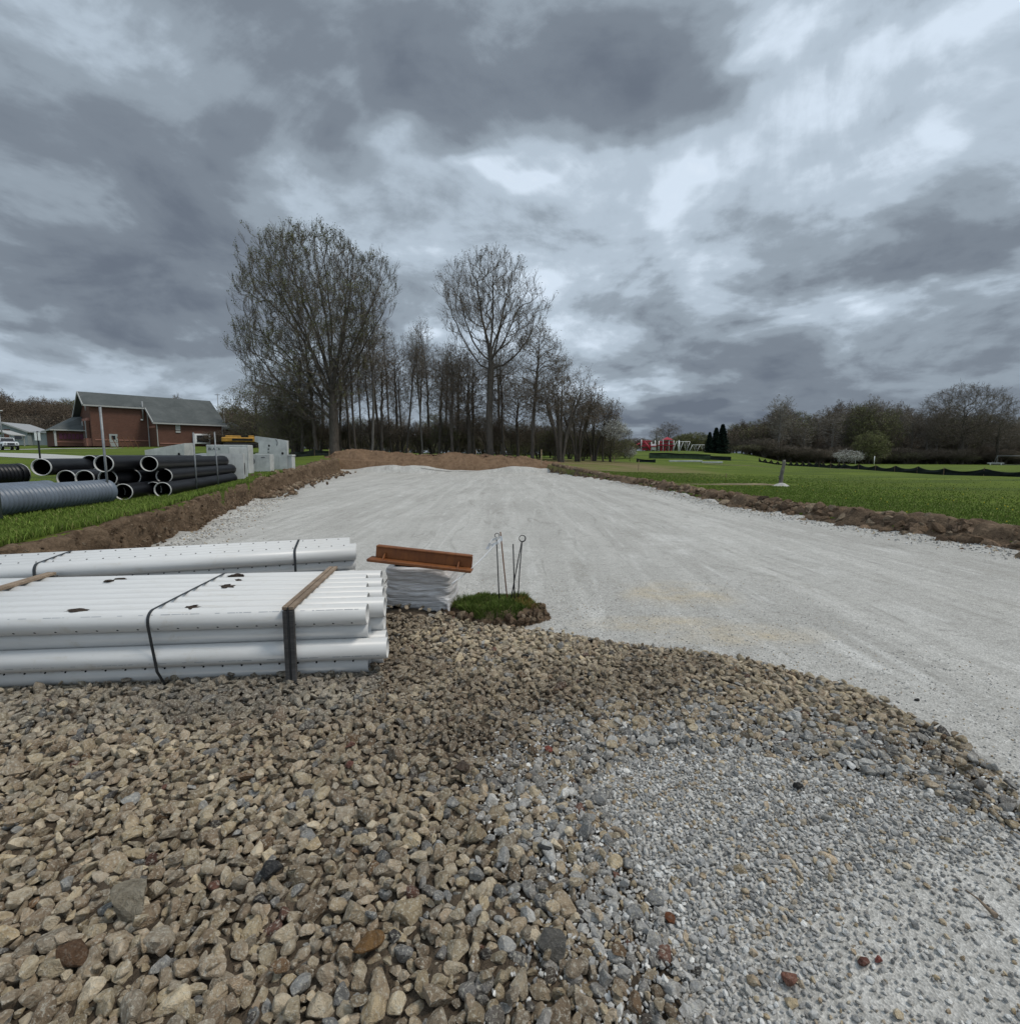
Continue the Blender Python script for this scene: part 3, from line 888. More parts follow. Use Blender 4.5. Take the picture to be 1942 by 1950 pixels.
# ------------------------------------------------------------------ grass
def blades(p, h, w, col, rng, lean=.35):
    n = len(p)
    a = rng.uniform(0, 2 * np.pi, n); b = rng.uniform(0, 2 * np.pi, n)
    side = np.stack([np.cos(a), np.sin(a), a * 0], 1) * (w / 2)[:, None]
    ln = np.stack([np.cos(b), np.sin(b), b * 0], 1) * (h * rng.uniform(.05, lean * 2, n))[:, None]
    up = np.zeros((n, 3)); up[:, 2] = h
    v = np.stack([p - side, p + side, p + side * .7 + up * .55 + ln * .35, p - side * .7 + up * .55 + ln * .35, p + up + ln], 1).reshape(-1, 3)
    k = np.arange(n)[:, None] * 5
    q = k + np.array([[0, 1, 2, 3]]); t = k + np.array([[3, 2, 4]])
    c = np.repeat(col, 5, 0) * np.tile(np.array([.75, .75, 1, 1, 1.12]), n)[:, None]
    return v, [q, t], c

GC = np.array([(.060, .092, .014), (.080, .118, .019), (.048, .072, .011), (.105, .138, .028), (.14, .135, .05)])
def gcols(n): return 1.7 * GC[rs.choice(5, n, p=[.3, .3, .22, .12, .06])] * rs.uniform(.75, 1.25, (n, 1))
# left bank lawn
n = 130000
yy = 3.2 + 22 * rs.random(n) ** 1.9; dd = rs.gamma(1.3, 1.1, n)
xx = xl(yy) - .02 + .10 * vnoise(np.stack([yy * 1.7, yy * 0, yy * 0], 1), 12) - dd
fr = np.exp(-dd / .25)
pp = np.stack([xx, yy, gz(xx, yy) - .005 + .03 * fr], 1)
h = rs.uniform(.03, .075, n) * (1 + .8 * fr); sc_ = 1 + yy / 12
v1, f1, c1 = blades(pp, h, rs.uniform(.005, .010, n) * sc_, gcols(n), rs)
# right field, denser near the dig
n = 110000
yy = 6 + 34 * rs.random(n) ** 1.9; dd = rs.gamma(1.5, 3.0, n)
xx = xr(yy) + .85 + .2 * vnoise(np.stack([yy * .8, yy * 0, yy * 0], 1), 13) + dd
fr = np.exp(-dd / .5)
bare = (np.abs(yy - 26.2 - .9 * np.sin(xx * .5)) < 1.0 + .9 * vnoise(np.stack([xx * .5, yy * .5, xx * 0], 1), 88)) & (xx < 15)
bare |= vnoise(np.stack([xx * .6, yy * .6, xx * 0], 1), 89) > .35 + .25 * (xx - xr(yy))
xx, yy, fr = xx[~bare], yy[~bare], fr[~bare]; n = len(xx)
pp = np.stack([xx, yy, gz(xx, yy) - .005], 1)
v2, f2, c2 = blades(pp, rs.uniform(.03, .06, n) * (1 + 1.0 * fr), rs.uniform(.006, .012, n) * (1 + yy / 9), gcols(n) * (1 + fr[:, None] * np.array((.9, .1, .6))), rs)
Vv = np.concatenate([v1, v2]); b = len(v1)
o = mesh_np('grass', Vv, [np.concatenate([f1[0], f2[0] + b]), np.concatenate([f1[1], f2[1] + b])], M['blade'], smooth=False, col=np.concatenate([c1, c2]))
tag(o, 'short green grass blades of the lawns on both sides', kind='stuff')
# dandelions
n = 70
yy = rs.uniform(9, 34, n); xx = xr(yy) + 1 + rs.gamma(2, 4.2, n)
pos = np.stack([xx, yy, gz(xx, yy) + .05], 1)
V, Fq, C = scatter([ICO[1]], pos, np.full(n, .014), np.ones((n, 3)), rr, .2)
o = mesh_np('dandelion_flowers', V, Fq, M['yellowpetal'])
tag(o, 'tiny yellow dandelion heads scattered in the right lawn', kind='stuff')
def place(px, D):
    x = (px - 971) / F * D
    for _ in range(3):
        z = gz(x, D); dep = D * CT + (CAM_H - z) * ST
        x = (px - 971) / F * dep
    return x, D, gz(x, D)
def hpx(px_h, D): return px_h / F * D      # photo pixels -> metres at distance D

# ------------------------------------------------------------------ grass patch with rods
MC = (-.17, 4.95)
gx = np.linspace(-.62, .62, 90); gy = np.linspace(-.5, .5, 70)
X, Y = np.meshgrid(gx, gy); x, y = X.ravel(), Y.ravel()
ang = np.arctan2(y, x)
rad = np.hypot(x / .50, y / .36) * (1 + .16 * fbm(np.stack([np.cos(ang) * 2.4, np.sin(ang) * 2.4, ang * 0], 1), 3, 4))
def patch_h(rad, x, y): return .155 * (1 - smooth01(rad, .72, 1.06)) * (.9 + .12 * vnoise(np.stack([x * 5, y * 5, x * 0], 1), 6))
z = patch_h(rad, x, y) + .03 * fbm(np.stack([x * 12, y * 12, x * 0], 1), 3, 8) * smooth01(rad, .7, .95)
z = np.where(rad > 1.1, -.1, z)
V, Fq = grid_mesh(np.stack([x + MC[0], y + MC[1], z], 1).reshape(70, 90, 3))
o = mesh_np('turf_patch', V, Fq, M['dirt'])
tag(o, 'small leftover raised turf patch with exposed soil sides', kind='structure')
n = 15000
a = rs.uniform(0, 2 * np.pi, n); r = np.sqrt(rs.random(n)) * (.90 - .16 * fbm(np.stack([np.cos(a) * 2.4, np.sin(a) * 2.4, a * 0], 1), 3, 4))
px_, py2 = r * .50 * np.cos(a), r * .36 * np.sin(a)
k = ~((px_ < -.25) & (py2 > -.05) & (rs.random(n) < .7))
px_, py2, r = px_[k], py2[k], r[k]; n = len(px_)
hz = patch_h(r, px_, py2)
hh = rs.uniform(.025, .065, n) * (1 + .9 * np.clip(vnoise(np.stack([px_ * 9, py2 * 9, px_ * 0], 1), 5), -.5, 1))
dry = (np.hypot(px_ - .33, py2 + .02) < .12) & (rs.random(n) < .5)
cc = gcols(n) * .62; cc[dry] = np.array((.20, .13, .035))
v, f, c = blades(np.stack([px_ + MC[0], py2 + MC[1], hz - .005], 1), hh, rs.uniform(.004, .007, n), cc, rs, .5)
o = mesh_np('turf_grass', v, f, M['blade'], smooth=False, col=c)
tag(o, 'dense dark green grass on the small turf patch', kind='stuff')
n = 160
a = rs.uniform(0, 2 * np.pi, n); q = rs.uniform(.88, 1.05, n)
pos = np.stack([MC[0] + q * .5 * np.cos(a), MC[1] + q * .36 * np.sin(a), rs.uniform(.01, .11, n)], 1)
V, Fq, C = scatter(shc, pos, rs.uniform(.02, .06, n), base[rs.integers(0, 5, n)], rr, .8)
o = mesh_np('turf_clods', V, Fq, M['clod'], smooth=False, col=C)
tag(o, 'crumbling soil lumps around the edge of the turf patch', kind='stuff')

# rods
DR = 5.02
def rod(name, pts, r, m, label, ring=None, extra=None, d=DR):
    b = Vector(W(*pts[0], d)); P3 = [Vector(W(*p, d + (i * .04))) for i, p in enumerate(pts)]
    P3[0].z = min(P3[0].z, .12)
    root = empty(name, b); tag(root, label, 'rod', 'metal rods standing in the turf patch')
    mb = MB(); mb.tube([p - b for p in P3], r, 8); mb.build('shaft', m, root)
    top = P3[-1] - b
    if ring:
        mb = MB(); R = ring
        cpt = top + Vector((0.004, 0, R))
        mb.tube([cpt + Vector((R * math.sin(t), .012 * math.sin(t / 2), -R * math.cos(t))) for t in np.linspace(0, 2 * math.pi, 22)], .0035, 6)
        mb.build('ring', m, root)
    return root
rod('steel_rod', [(951, 1142), (948, 1085), (945.5, 1024)], .0058, M['rod'], 'black rod at the left of the turf rods, below the white ribbon', ring=.022)
r2 = rod('steel_rod', [(968, 1160), (961, 1095), (952.8, 1013)], .0062, M['rustrod'], 'rust brown slanting rod with a pale wooden foot and white ribbon')
mb = MB(); bb = Vector(W(967, 1141, DR)) - r2.location; ee = Vector(W(968.3, 1168, DR)) - r2.location
mb.bar(bb, ee, .014, .01); mb.build('wooden_foot', M['lath'], r2)
rod('steel_rod', [(980, 1153), (978.5, 1090), (977, 1036)], .0062, M['rod'], 'black upright rod with a bare pointed tip')
rod('steel_rod', [(970.5, 1149), (983, 1085), (993.5, 1031)], .0055, M['rod'], 'black rod leaning right with a ring on top, crossing another', ring=.030)
rod('steel_rod', [(985.5, 1149), (989.5, 1085), (994, 1032)], .0055, M['rod'], 'rightmost black rod in the turf, nearly upright with a ring top', ring=.033, d=DR + .03)
p0 = Vector(W(951, 1027, DR)); p1 = Vector(W(860, 1112, 4.72))
mb = MB(); mb.tube([p0.lerp(p1, t) - Vector((0, 0, .03 * math.sin(math.pi * t))) for t in np.linspace(0, 1, 14)], .0042, 5)
tag(mb.build('string_line', M['ribbon']), 'thin taut string from the ribboned rod down to the wrapped pallet', 'string')
mb = MB()
def strip(pts, w):
    pts = [Vector(W(a, b, d)) for a, b, d in pts]
    for i in range(len(pts) - 1):
        mb.bar(pts[i], pts[i + 1], w * (1 - .12 * (i % 2)), .0022, up=(.2, 1, .4))
strip([(952, 1023, 5.04), (946, 1025, 5.0), (938, 1028, 5.02), (933, 1034, 4.98), (930.5, 1041, 5.0), (927, 1046, 5.0)], .026)
strip([(953, 1028, 5.0), (948, 1033, 4.99), (942, 1036, 5.0), (935, 1039, 5.0)], .03)
strip([(953.5, 1021, 5.0), (955, 1030, 5.0)], .022)
tag(mb.build('ribbon', M['ribbon']), 'white plastic ribbon knotted round the tops of two rods', 'ribbon')

# ------------------------------------------------------------------ white pipes
OD = .15; PR = OD / 2
def pvc_mesh(name, L, hole_angles, print_angle, seed):
    mb = MB(); n = 40
    prof = [(0, PR - .006), (-.004, PR), (-L + .004, PR), (-L, PR - .006), (-L, PR - .0085), (-.2, PR - .009), (0, PR - .0085)]
    vs = []; fs = []
    for x, r in prof:
        for k in range(n):
            a = 2 * math.pi * k / n
            vs.append((x, -r * math.cos(a), r * math.sin(a)))
    m = len(prof)
    for i in range(m):
        i2 = (i + 1) % m
        for k in range(n):
            fs.append((i*n+k, i*n+(k+1) % n, i2*n+(k+1) % n, i2*n+k))
    mb.add(vs, fs, 0, True)
    rg = random.Random(seed)
    for ha in hole_angles:
        a0 = math.radians(ha); x = -.09 - rg.random() * .06
        while x > -L + .05:
            pts = []
            for k in range(9):
                t = 2 * math.pi * k / 9
                dx, da = .0072 * math.cos(t), .0072 * math.sin(t) / PR
                pts.append((x + dx, -(PR + .0006) * math.cos(a0 + da), (PR + .0006) * math.sin(a0 + da)))
            mb.add(pts, [tuple(range(9))], 1)
            x -= .127
    if print_angle is not None:
        a0 = math.radians(print_angle); x = -.05
        while x > -L + .1:
            seg = rg.choice([.03, .05, .02, .06, .012]); hgt = rg.uniform(.0018, .0032)
            q = []
            for (dx, s) in ((0, -1), (-seg, -1), (-seg, 1), (0, 1)):
                q.append((x + dx, -(PR + .0005) * math.cos(a0 + s * hgt / PR), (PR + .0005) * math.sin(a0 + s * hgt / PR)))
            mb.add(q, [(0, 1, 2, 3)], 2)
            x -= seg + rg.choice([.006, .012, .05, .008, .1])
    o = mb.build(name, [M['pvc'], M['hole'], M['print']], fixn=False)
    me = o.data; bpy.data.objects.remove(o)
    return me
L1 = 4.27
PV = {'low': pvc_mesh('pvc_low', L1, (-38, 142), 42, 1), 'none': pvc_mesh('pvc_none', L1, (200, 240), None, 2),
      'mid': pvc_mesh('pvc_mid', L1, (-58, 122), -20, 3), 'high': pvc_mesh('pvc_high', L1, (30, 150), None, 4),
      'top': pvc_mesh('pvc_top', L1, (62, 118), 15, 5)}
ORD = ['frontmost', 'second from the front', 'third from the front', 'fourth from the front', 'fifth from the front', 'sixth from the front', 'seventh from the front', 'rearmost']
ORD5 = ['frontmost', 'second from the front', 'middle', 'fourth from the front', 'rearmost']
def bundle(O, ang, nper, zb, which, place_word, grp):
    a = Vector((math.cos(ang), math.sin(ang), 0)); nn = Vector((-math.sin(ang), math.cos(ang), 0))
    rg = random.Random(3 + nper)
    for row in range(4):
        for k in range(nper):
            off = (OD / 2 if row in (1, 3) else 0) + k * (OD + .001)
            if row == 2 or (row == 0 and k % 2): e = 0.0
            elif row == 0: e = -.125
            else: e = (-.13 if k % 2 == 0 else -.02)
            if nper == 8: e -= .026 * k
            if nper == 5: e = [0, 0, -.05, -.06, -.04][k] * (row == 0) - .01 * row
            e += rg.uniform(-.008, .008)
            kind = which(row, k)
            o = bpy.data.objects.new('plastic_pipe', PV[kind]); COL.objects.link(o)
            p = Vector(O) + nn * off + a * e
            o.location = (p.x, p.y, zb + PR + .129 * (3 - row))
            o.rotation_euler = (0, 0, ang)
            rw = ['top row', 'second row', 'third row', 'bottom row'][row]
            nm = (ORD if nper == 8 else ORD5)[k]
            inner = row > 0 and k > (1 if nper == 8 else 0)
            if inner: lab = f'white perforated pipe packed inside the {rw} of the {place_word} pile'
            else: lab = f'white perforated pipe, {nm} in the {rw} of the {place_word} pile'
            tag(o, lab, 'pipe', (f'inner pipes in the {rw} of the {place_word} pile' if inner else grp))
    return a, nn
O1 = (-.885, 3.53, 0); A1 = math.radians(5.8)
a1, n1_ = bundle(O1, A1, 8, .025, lambda r, k: ('low' if k == 0 else 'none') if r == 0 else 'none' if r == 1 else 'mid' if r == 2 else 'high', 'nearer', 'white pipes of the nearer strapped pile')
O2 = (-1.64, 5.36, 0); A2 = math.radians(19.0); Z2 = .11
a2, n2_ = bundle(O2, A2, 5, Z2, lambda r, k: ('top' if k in (1, 4) else 'none') if r == 0 else 'high' if k == 0 else 'none', 'farther', 'white pipes of the farther strapped pile')
for s_, lab in ((.5, 'short timber under the right end of the farther pipe pile'), (2.6, 'short timber under the left part of the farther pipe pile')):
    p = Vector(O2) - a2 * s_ + n2_ * .34
    mb = MB(); mb.box((0, 0, 0), (.10, .85, .10), bev=.006); o = mb.build('timber_bearer', M['batten_dark'])
    o.location = (p.x, p.y, .058); o.rotation_euler = (0, 0, A2); tag(o, lab, 'timber')

TOP1 = .025 + OD + .129 * 3
def loop(O, a, nn, s, zb, ztop, depth, w, t, label, round_=.07, skew=0.0):
    P_ = lambda u, z, sk=0: Vector(O) - a * (s + sk) + nn * u + Vector((0, 0, z))
    f, bk = -PR - .003, depth + .003
    path = [P_(f + .03, zb, -skew), P_(f, zb + .12, -skew * .5), P_(f - .001, ztop - .09)]
    for t_ in np.linspace(0, math.pi / 2, 6):
        path.append(P_(f + round_ * (1 - math.cos(t_)), ztop - round_ * (1 - math.sin(t_)) + .002))
    path += [P_(depth * .5, ztop + .003)]
    for t_ in np.linspace(0, math.pi / 2, 6):
        path.append(P_(bk - round_ * (1 - math.sin(t_)), ztop - round_ * (1 - math.cos(t_)) + .002))
    path += [P_(bk, zb + .05)]
    mb = MB()
    for i in range(len(path) - 1):
        d = (path[i + 1] - path[i]).normalized(); ext = d * .002
        mb.bar(path[i] - ext, path[i + 1] + ext, w, t, up=tuple(a.cross(d)))
    return tag(mb.build('strap', M['strap']), label, 'strap')
D1 = 7 * (OD + .001) + PR
loop(O1, a1, n1_, 1.545, .03, TOP1, D1, .018, .004, 'black band round the middle of the nearer white pipe pile', skew=.07)
D2 = 4 * (OD + .001) + PR; TOP2 = Z2 + OD + .129 * 3
loop(O2, a2, n2_, .60, Z2, TOP2, D2, .022, .004, 'black band near the right end of the farther white pipe pile')
loop(O2, a2, n2_, 2.72, Z2, TOP2, D2, .022, .004, 'black band near the left end of the farther white pipe pile')

def clamp(s, label, height):
    root = empty('timber_clamp', Vector(O1) - a1 * s, A1); tag(root, label, 'timber clamp')
    f = -PR - .024; bk = D1 + .022
    for dx in (-.021, .021):
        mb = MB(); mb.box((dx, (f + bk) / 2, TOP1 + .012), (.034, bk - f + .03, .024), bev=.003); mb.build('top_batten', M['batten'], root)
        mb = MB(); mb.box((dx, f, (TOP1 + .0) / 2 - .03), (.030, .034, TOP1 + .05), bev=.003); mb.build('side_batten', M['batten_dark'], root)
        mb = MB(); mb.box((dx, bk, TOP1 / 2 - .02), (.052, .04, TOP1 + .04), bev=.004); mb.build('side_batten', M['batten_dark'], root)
    mb = MB(); mb.box((0, (f + bk) / 2, TOP1 + .010), (.010, bk - f + .04, .012)); mb.box((0, f - .002, TOP1 / 2), (.010, .03, TOP1 + .03)); mb.build('steel_band', M['strap'], root)
    return root
clamp(.632, 'paired timber battens clamping the right part of the nearer pipe pile', 0)
clamp(3.03, 'paired timber battens clamping the left part of the nearer pipe pile', 0)

# mud on the pipes
for (px, py, w, h, lab) in ((207, 1109, .09, .03, 'flat dark mud clod on a white pipe, left of the larger clump'), (229, 1105, .13, .045, 'ragged dark mud clod on white pipes beside a flat clod'),
                        (451, 1099, .20, .05, 'largest brown mud lump lying across the rear white pipes'), (431, 1119, .15, .035, 'brown mud lump on a white pipe below the largest lump'),
                        (146, 1166, .17, .02, 'thin dark smear of mud on the front white pipe'), (365, 1160, .13, .04, 'dark mud clod on the front pipe just right of the black band'),
                        (455, 1107, .08, .02, 'small mud crumb just below the largest mud lump')):
    v, f = stone_shape(rs, 3, 4, .5)
    x, y, z = gp(px, py, TOP1 - .012)
    v = v * np.array([w / 2, w / 3.0, h * .75])
    o = mesh_np('mud_clod', v, f, M['mudlump'] if 'mudlump' in M else M.setdefault('mudlump', simple('dark_mud', (.05, .038, .03), .97, .1, 0, .4, 30, .8, 90)), smooth=False)
    o.location = (x, y, z + .012); tag(o, lab, 'mud clod')

# ------------------------------------------------------------------ wrapped pallet and channel
root = empty('wrapped_pallet', (-.89, 5.17, 0), math.radians(-3)); tag(root, 'small pallet load wound in grey white stretch film', 'pallet')
n_a, n_z = 120, 46
P = np.zeros((n_z, n_a + 1, 3)); hw, hd = .325, .29
for j, z in enumerate(np.linspace(.075, .50, n_z)):
    for i in range(n_a + 1):
        t = 2 * math.pi * i / n_a
        c, s = math.cos(t), math.sin(t); e = .22
        x = hw * math.copysign(abs(c) ** e, c); y = hd * math.copysign(abs(s) ** e, s)
        P[j, i] = (x, y, z)
q = P.reshape(-1, 3)
wv = q * np.array([3.5, 3.5, 22]) + np.stack([q[:, 0] * 0, q[:, 0] * 0, 4 * q[:, 0] + 3 * vnoise(q * 2.5, 3)], 1)
dsp = .016 * vnoise(wv, 14) + .010 * vnoise(wv * 2.1, 15) - .012 * smooth01(q[:, 2], .44, .5) + .012 * vnoise(q * 4, 16)
nrm = q * np.array([1, 1, 0]); nrm /= np.linalg.norm(nrm, axis=1)[:, None]
q += nrm * dsp[:, None]
low = smooth01(-q[:, 2], -.14, -.07)
q[:, 2] += low * (.05 * vnoise(q * np.array([9, 9, 0]), 19) + .01)
q[:, 2] += .012 * vnoise(q * np.array([6, 6, 0]), 20) * smooth01(q[:, 2], .4, .5)
V, Fq = grid_mesh(P)
c0 = len(V)
V = np.concatenate([V, [[0, 0, .485]]]); top = (n_z - 1) * (n_a + 1)
tri = np.array([[top + i, top + i + 1, c0] for i in range(n_a)])
mesh_np('film', V, [Fq, tri], M['wrap'], root)
mb = MB()
for yy in (-.26, 0, .26): mb.box((0, yy, .015), (.62, .07, .03))
for xx in (-.26, 0, .26): mb.box((xx, 0, .052), (.07, .56, .045))
mb.box((0, 0, .082), (.62, .56, .015)); mb.build('pallet_base', M['batten_dark'], root)
mb = MB(); mb.prism([(-.385, -.12, .30), (-.31, -.15, .42), (-.25, -.16, .52), (-.20, -.12, .535), (-.30, -.08, .43), (-.37, -.08, .33)], (0, .06, 0)); mb.build('card_flap', M['card'], root)
mb = MB(); mb.box((-.04, .0, .525), (.42, .34, .07), bev=.01); mb.build('dark_packing', M['dark'], root)
mb = MB(); mb.tube([(.30, -.29, .16), (.31, -.33, .08), (.34, -.37, .02), (.37, -.42, .012)], [.02, .014, .01, .008], 7); mb.tube([(.30, -.29, .10), (.27, -.34, .05), (.30, -.38, .02)], .008, 6); mb.build('film_tail', M['wrap'], root)

bl = Vector(W(801, 1066, 4.86)); 
root = empty('steel_channel', bl); tag(root, 'rusty orange steel channel lying askew on top of the wrapped pallet', 'steel channel')
tl = math.radians(5.6)
R = Matrix.Rotation(tl, 3, 'Y') @ Matrix.Rotation(math.radians(-4), 3, 'Z')
root.rotation_euler = R.to_euler()
mb = MB(); mb.box((0, 0, -.045), (1.0, .15, .03), bev=.006); mb.build('bottom_flange', M['rust'], root)
mb = MB(); mb.box((.02, .045, .022), (.94, .022, .105), bev=.004); mb.build('web', M['rust'], root)
mb = MB(); mb.box((.02, .05, .080), (.93, .075, .016), bev=.004); mb.build('top_flange', M['rust'], root)
for xx in (-.36, .36):
    mb = MB(); mb.prism([(xx, -.06, -.0295), (xx, .033, -.0295), (xx, .033, .03)], (.012, 0, 0)); mb.build('gusset', M['rust'], root)

# ------------------------------------------------------------------ distinct stones
def odd(px, py, r, c, lab, cat='stone', z=.03, sub=3, elong=1.0, name='stone'):
    v, f = stone_shape(rs, sub, 12)
    v = v * r * np.array([elong, 1, 1])
    x, y, zz = gp(px, py, z)
    col_ = np.tile(np.array(c), (len(v), 1))
    o = mesh_np(name, v, f, M['oddstone'], smooth=False, col=col_)
    xy = (np.array([x]), np.array([y])); onbed = sdist(COARSE, *xy)[0] < 0 and sdist(FINE, *xy)[0] > 0
    o.location = (x, y, float(bedz(*xy)[0]) + r * .5 + .02 if onbed else float(padz(*xy)[0]) + r * .32 + (.006 if sdist(FINE, *xy)[0] < 0 else 0)); o.rotation_euler = (rs.normal(0, .25), rs.normal(0, .25), rs.uniform(0, 6))
    return tag(o, lab, cat)
odd(1044, 1432, .028, (.22, .065, .045), 'small brick red stone at the edge of the pale grey chips', name='red_stone')
odd(668, 1435, .030, (.17, .08, .058), 'dull red stone among tan stones, upper of a reddish pair', name='red_stone')
odd(665, 1473, .026, (.18, .075, .055), 'dull red stone among tan stones, lower of a reddish pair', name='red_stone')
odd(1502, 1852, .040, (.24, .115, .08), 'tan and red brick fragment lying on pale grey chips', name='brick_fragment', cat='brick')
odd(1275, 1740, .030, (.17, .062, .025), 'smooth round rust orange stone among grey chips', name='orange_stone')
odd(704, 1818, .044, (.20, .11, .042), 'long amber orange stone in the foreground', name='orange_stone', elong=1.15)
odd(140, 1838, .048, (.12, .068, .038), 'long rust brown stone near the front left', name='brown_stone', elong=1.2)
odd(518, 1676, .042, (.045, .045, .047), 'near black stone lying on tan stones', name='dark_stone')
odd(1037, 1630, .036, (.055, .056, .058), 'dark slate coloured stone among mixed grey and tan stones', name='dark_stone')
odd(1518, 1490, .040, (.022, .02, .02), 'charred black lump on the pale grey chips', 'lump', name='black_lump')
odd(884, 1480, .050, (.075, .052, .038), 'dark brown rotten wood chunk standing among tan stones', 'wood chunk', name='wood_chunk', elong=1.0)
odd(1052, 1820, .050, (.12, .112, .10), 'large dark grey stone near the bottom middle', name='grey_stone')
odd(1667, 1330, .034, (.30, .11, .085), 'pink red stone on the far rim of the coarse stones', name='red_stone')
odd(1746, 1332, .018, (.03, .03, .03), 'tiny black stone lying alone on the gravel pad', name='dark_stone', z=.0)
odd(1643, 1835, .024, (.14, .06, .045), 'dark red pebble on pale dust, left of a small red one', name='red_stone', z=0)
odd(1672, 1830, .017, (.28, .09, .07), 'small bright red pebble on pale dust near the right', name='red_stone', z=0)
odd(250, 1745, .075, (.27, .235, .175), 'largest pale tan stone near the front left', name='tan_stone', elong=1.1)
x, y, _ = gp(1890, 1740)
mb = MB(); mb.tube([Vector(gp(1838, 1695, .012)), Vector(gp(1862, 1712, .016)), Vector(gp(1880, 1730, .012)), Vector(gp(1897, 1745, .010))], [.002, .003, .006, .010], 6)
tag(mb.build('twig', M['batten']), 'thin dry brown twig lying on the pale gravel', 'twig')

# ------------------------------------------------------------------ black and grey pipes on the left lawn
PD = Vector((-.27, .963, 0)).normalized()
def lathe_x(prof, n=36):
    vs = []; fs = []
    for x, r in prof:
        for k in range(n):
            a = 2 * math.pi * k / n; vs.append((x, r * math.cos(a), r * math.sin(a)))
    for i in range(len(prof) - 1):
        for k in range(n):
            fs.append((i*n+k, i*n+(k+1) % n, (i+1)*n+(k+1) % n, (i+1)*n+k))
    return vs, fs
def bp_mesh(L, R):
    mb = MB(); mb.add(*lathe_x([(.0, R), (L - .35, R), (L - .33, R + .012), (L, R + .012)]), 0, True); body = mb.build('b', M['hdpe'], fixn=False)
    mb = MB(); mb.add(*lathe_x([(.0, R + .0005), (-.012, R + .002), (-.03, R + .001), (-.034, R - .008), (-.03, R - .014), (.02, R - .018)]), 0, True); rim = mb.build('r', M['rim'], fixn=False)
    mb = MB(); mb.add(*lathe_x([(L + .001, R + .012), (L + .008, R + .012), (L + .008, R - .008), (L - .02, R - .01)]), 0, True); rim2 = mb.build('r', M['rim'], fixn=False)
    mb = MB(); mb.add(*lathe_x([(.02, R - .018), (.2, R - .018), (L - .05, R - .018)]), 0, True); bore = mb.build('i', M['hdpe_in'], fixn=False)
    r = [o.data for o in (body, rim, rim2, bore)]
    for o in (body, rim, rim2, bore): bpy.data.objects.remove(o)
    return r
BPM = bp_mesh(6.1, .172)
GBP = 'black smooth pipes stacked on the left lawn'
def black_pipe(x, y, zc, lab, d=PD, pitch=0.0, far=True):
    root = empty('black_pipe', (x, y, zc)); tag(root, lab, 'pipe', GBP)
    root.rotation_euler = (0, pitch, math.atan2(d.y, d.x))
    for nm, me in zip(('body', 'rim', 'rim', 'bore'), BPM):
        link(nm, me, root)
    return root
ZG = .665
def row(k): return ZG + .172 + .292 * k
def pt(px, py, zc):
    """world point of a pipe mouth whose centre is seen at (px,py) and lies at height zc"""
    v = (py - 975) / F; d = (CAM_H - zc) / (ST + v * CT); return W(px, py, d)
bpl = [
 (-7.80, 11.45, row(0), 'black pipe with full white rim, right end of the bottom row'),
 (-8.15, 11.65, row(0), 'black pipe in the bottom row just left of the rightmost one'),
 (-8.08, 10.65, row(0) + .01, 'black pipe in the bottom row, its round mouth beside the grey ribbed pipe'),
 (-8.12, 12.0, row(1), 'black pipe in the middle row, above the rightmost bottom pipe'),
 (-8.62, 13.2, row(1), 'black pipe in the middle row with its mouth deep in the stack'),
 (-8.06, 11.45, row(2), 'black pipe on top at the right of the stack, dark mouth'),
 (-8.2, 10.35, row(2) + .02, 'topmost black pipe with full white rim behind the tall post'),
 (-9.75, 11.9, row(2) + .02, 'top black pipe whose rim is half hidden by the next'),
 (-9.42, 10.3, row(2) - .05, 'top black pipe with full white rim at the left'),
 (-9.22, 10.62, row(1), 'black pipe in the middle row, left of the three arched rims'),
 (-8.86, 10.65, row(1), 'black pipe in the middle row, central of the three arched rims'),
 (-8.46, 10.75, row(1), 'black pipe in the middle row, right of the three arched rims'),
 (-8.50, 11.5, row(1), 'black pipe in the middle row showing a thin white arc'),
 (-8.46, 10.95, row(0), 'black pipe lying low behind the grey ribbed pipe'),
 (-8.84, 11.05, row(0), 'black pipe low down behind the two grey ribbed pipes'),
 (-9.22, 11.15, row(0), 'black pipe in the bottom row at the left, mostly hidden'),
 (-8.75, 12.3, row(1), 'black pipe deep in the middle row behind the arched rims'),
 (-9.12, 12.5, row(1), 'black pipe in the middle row under the rear top pipe'),
 (-9.05, 12.9, row(2), 'black pipe on top at the back of the stack'),
 (-9.85, 11.6, row(1) + .05, 'black pipe behind the ribbed black one at the far left'),
]
for x, y, z, lab in bpl: black_pipe(x, y, z, lab)

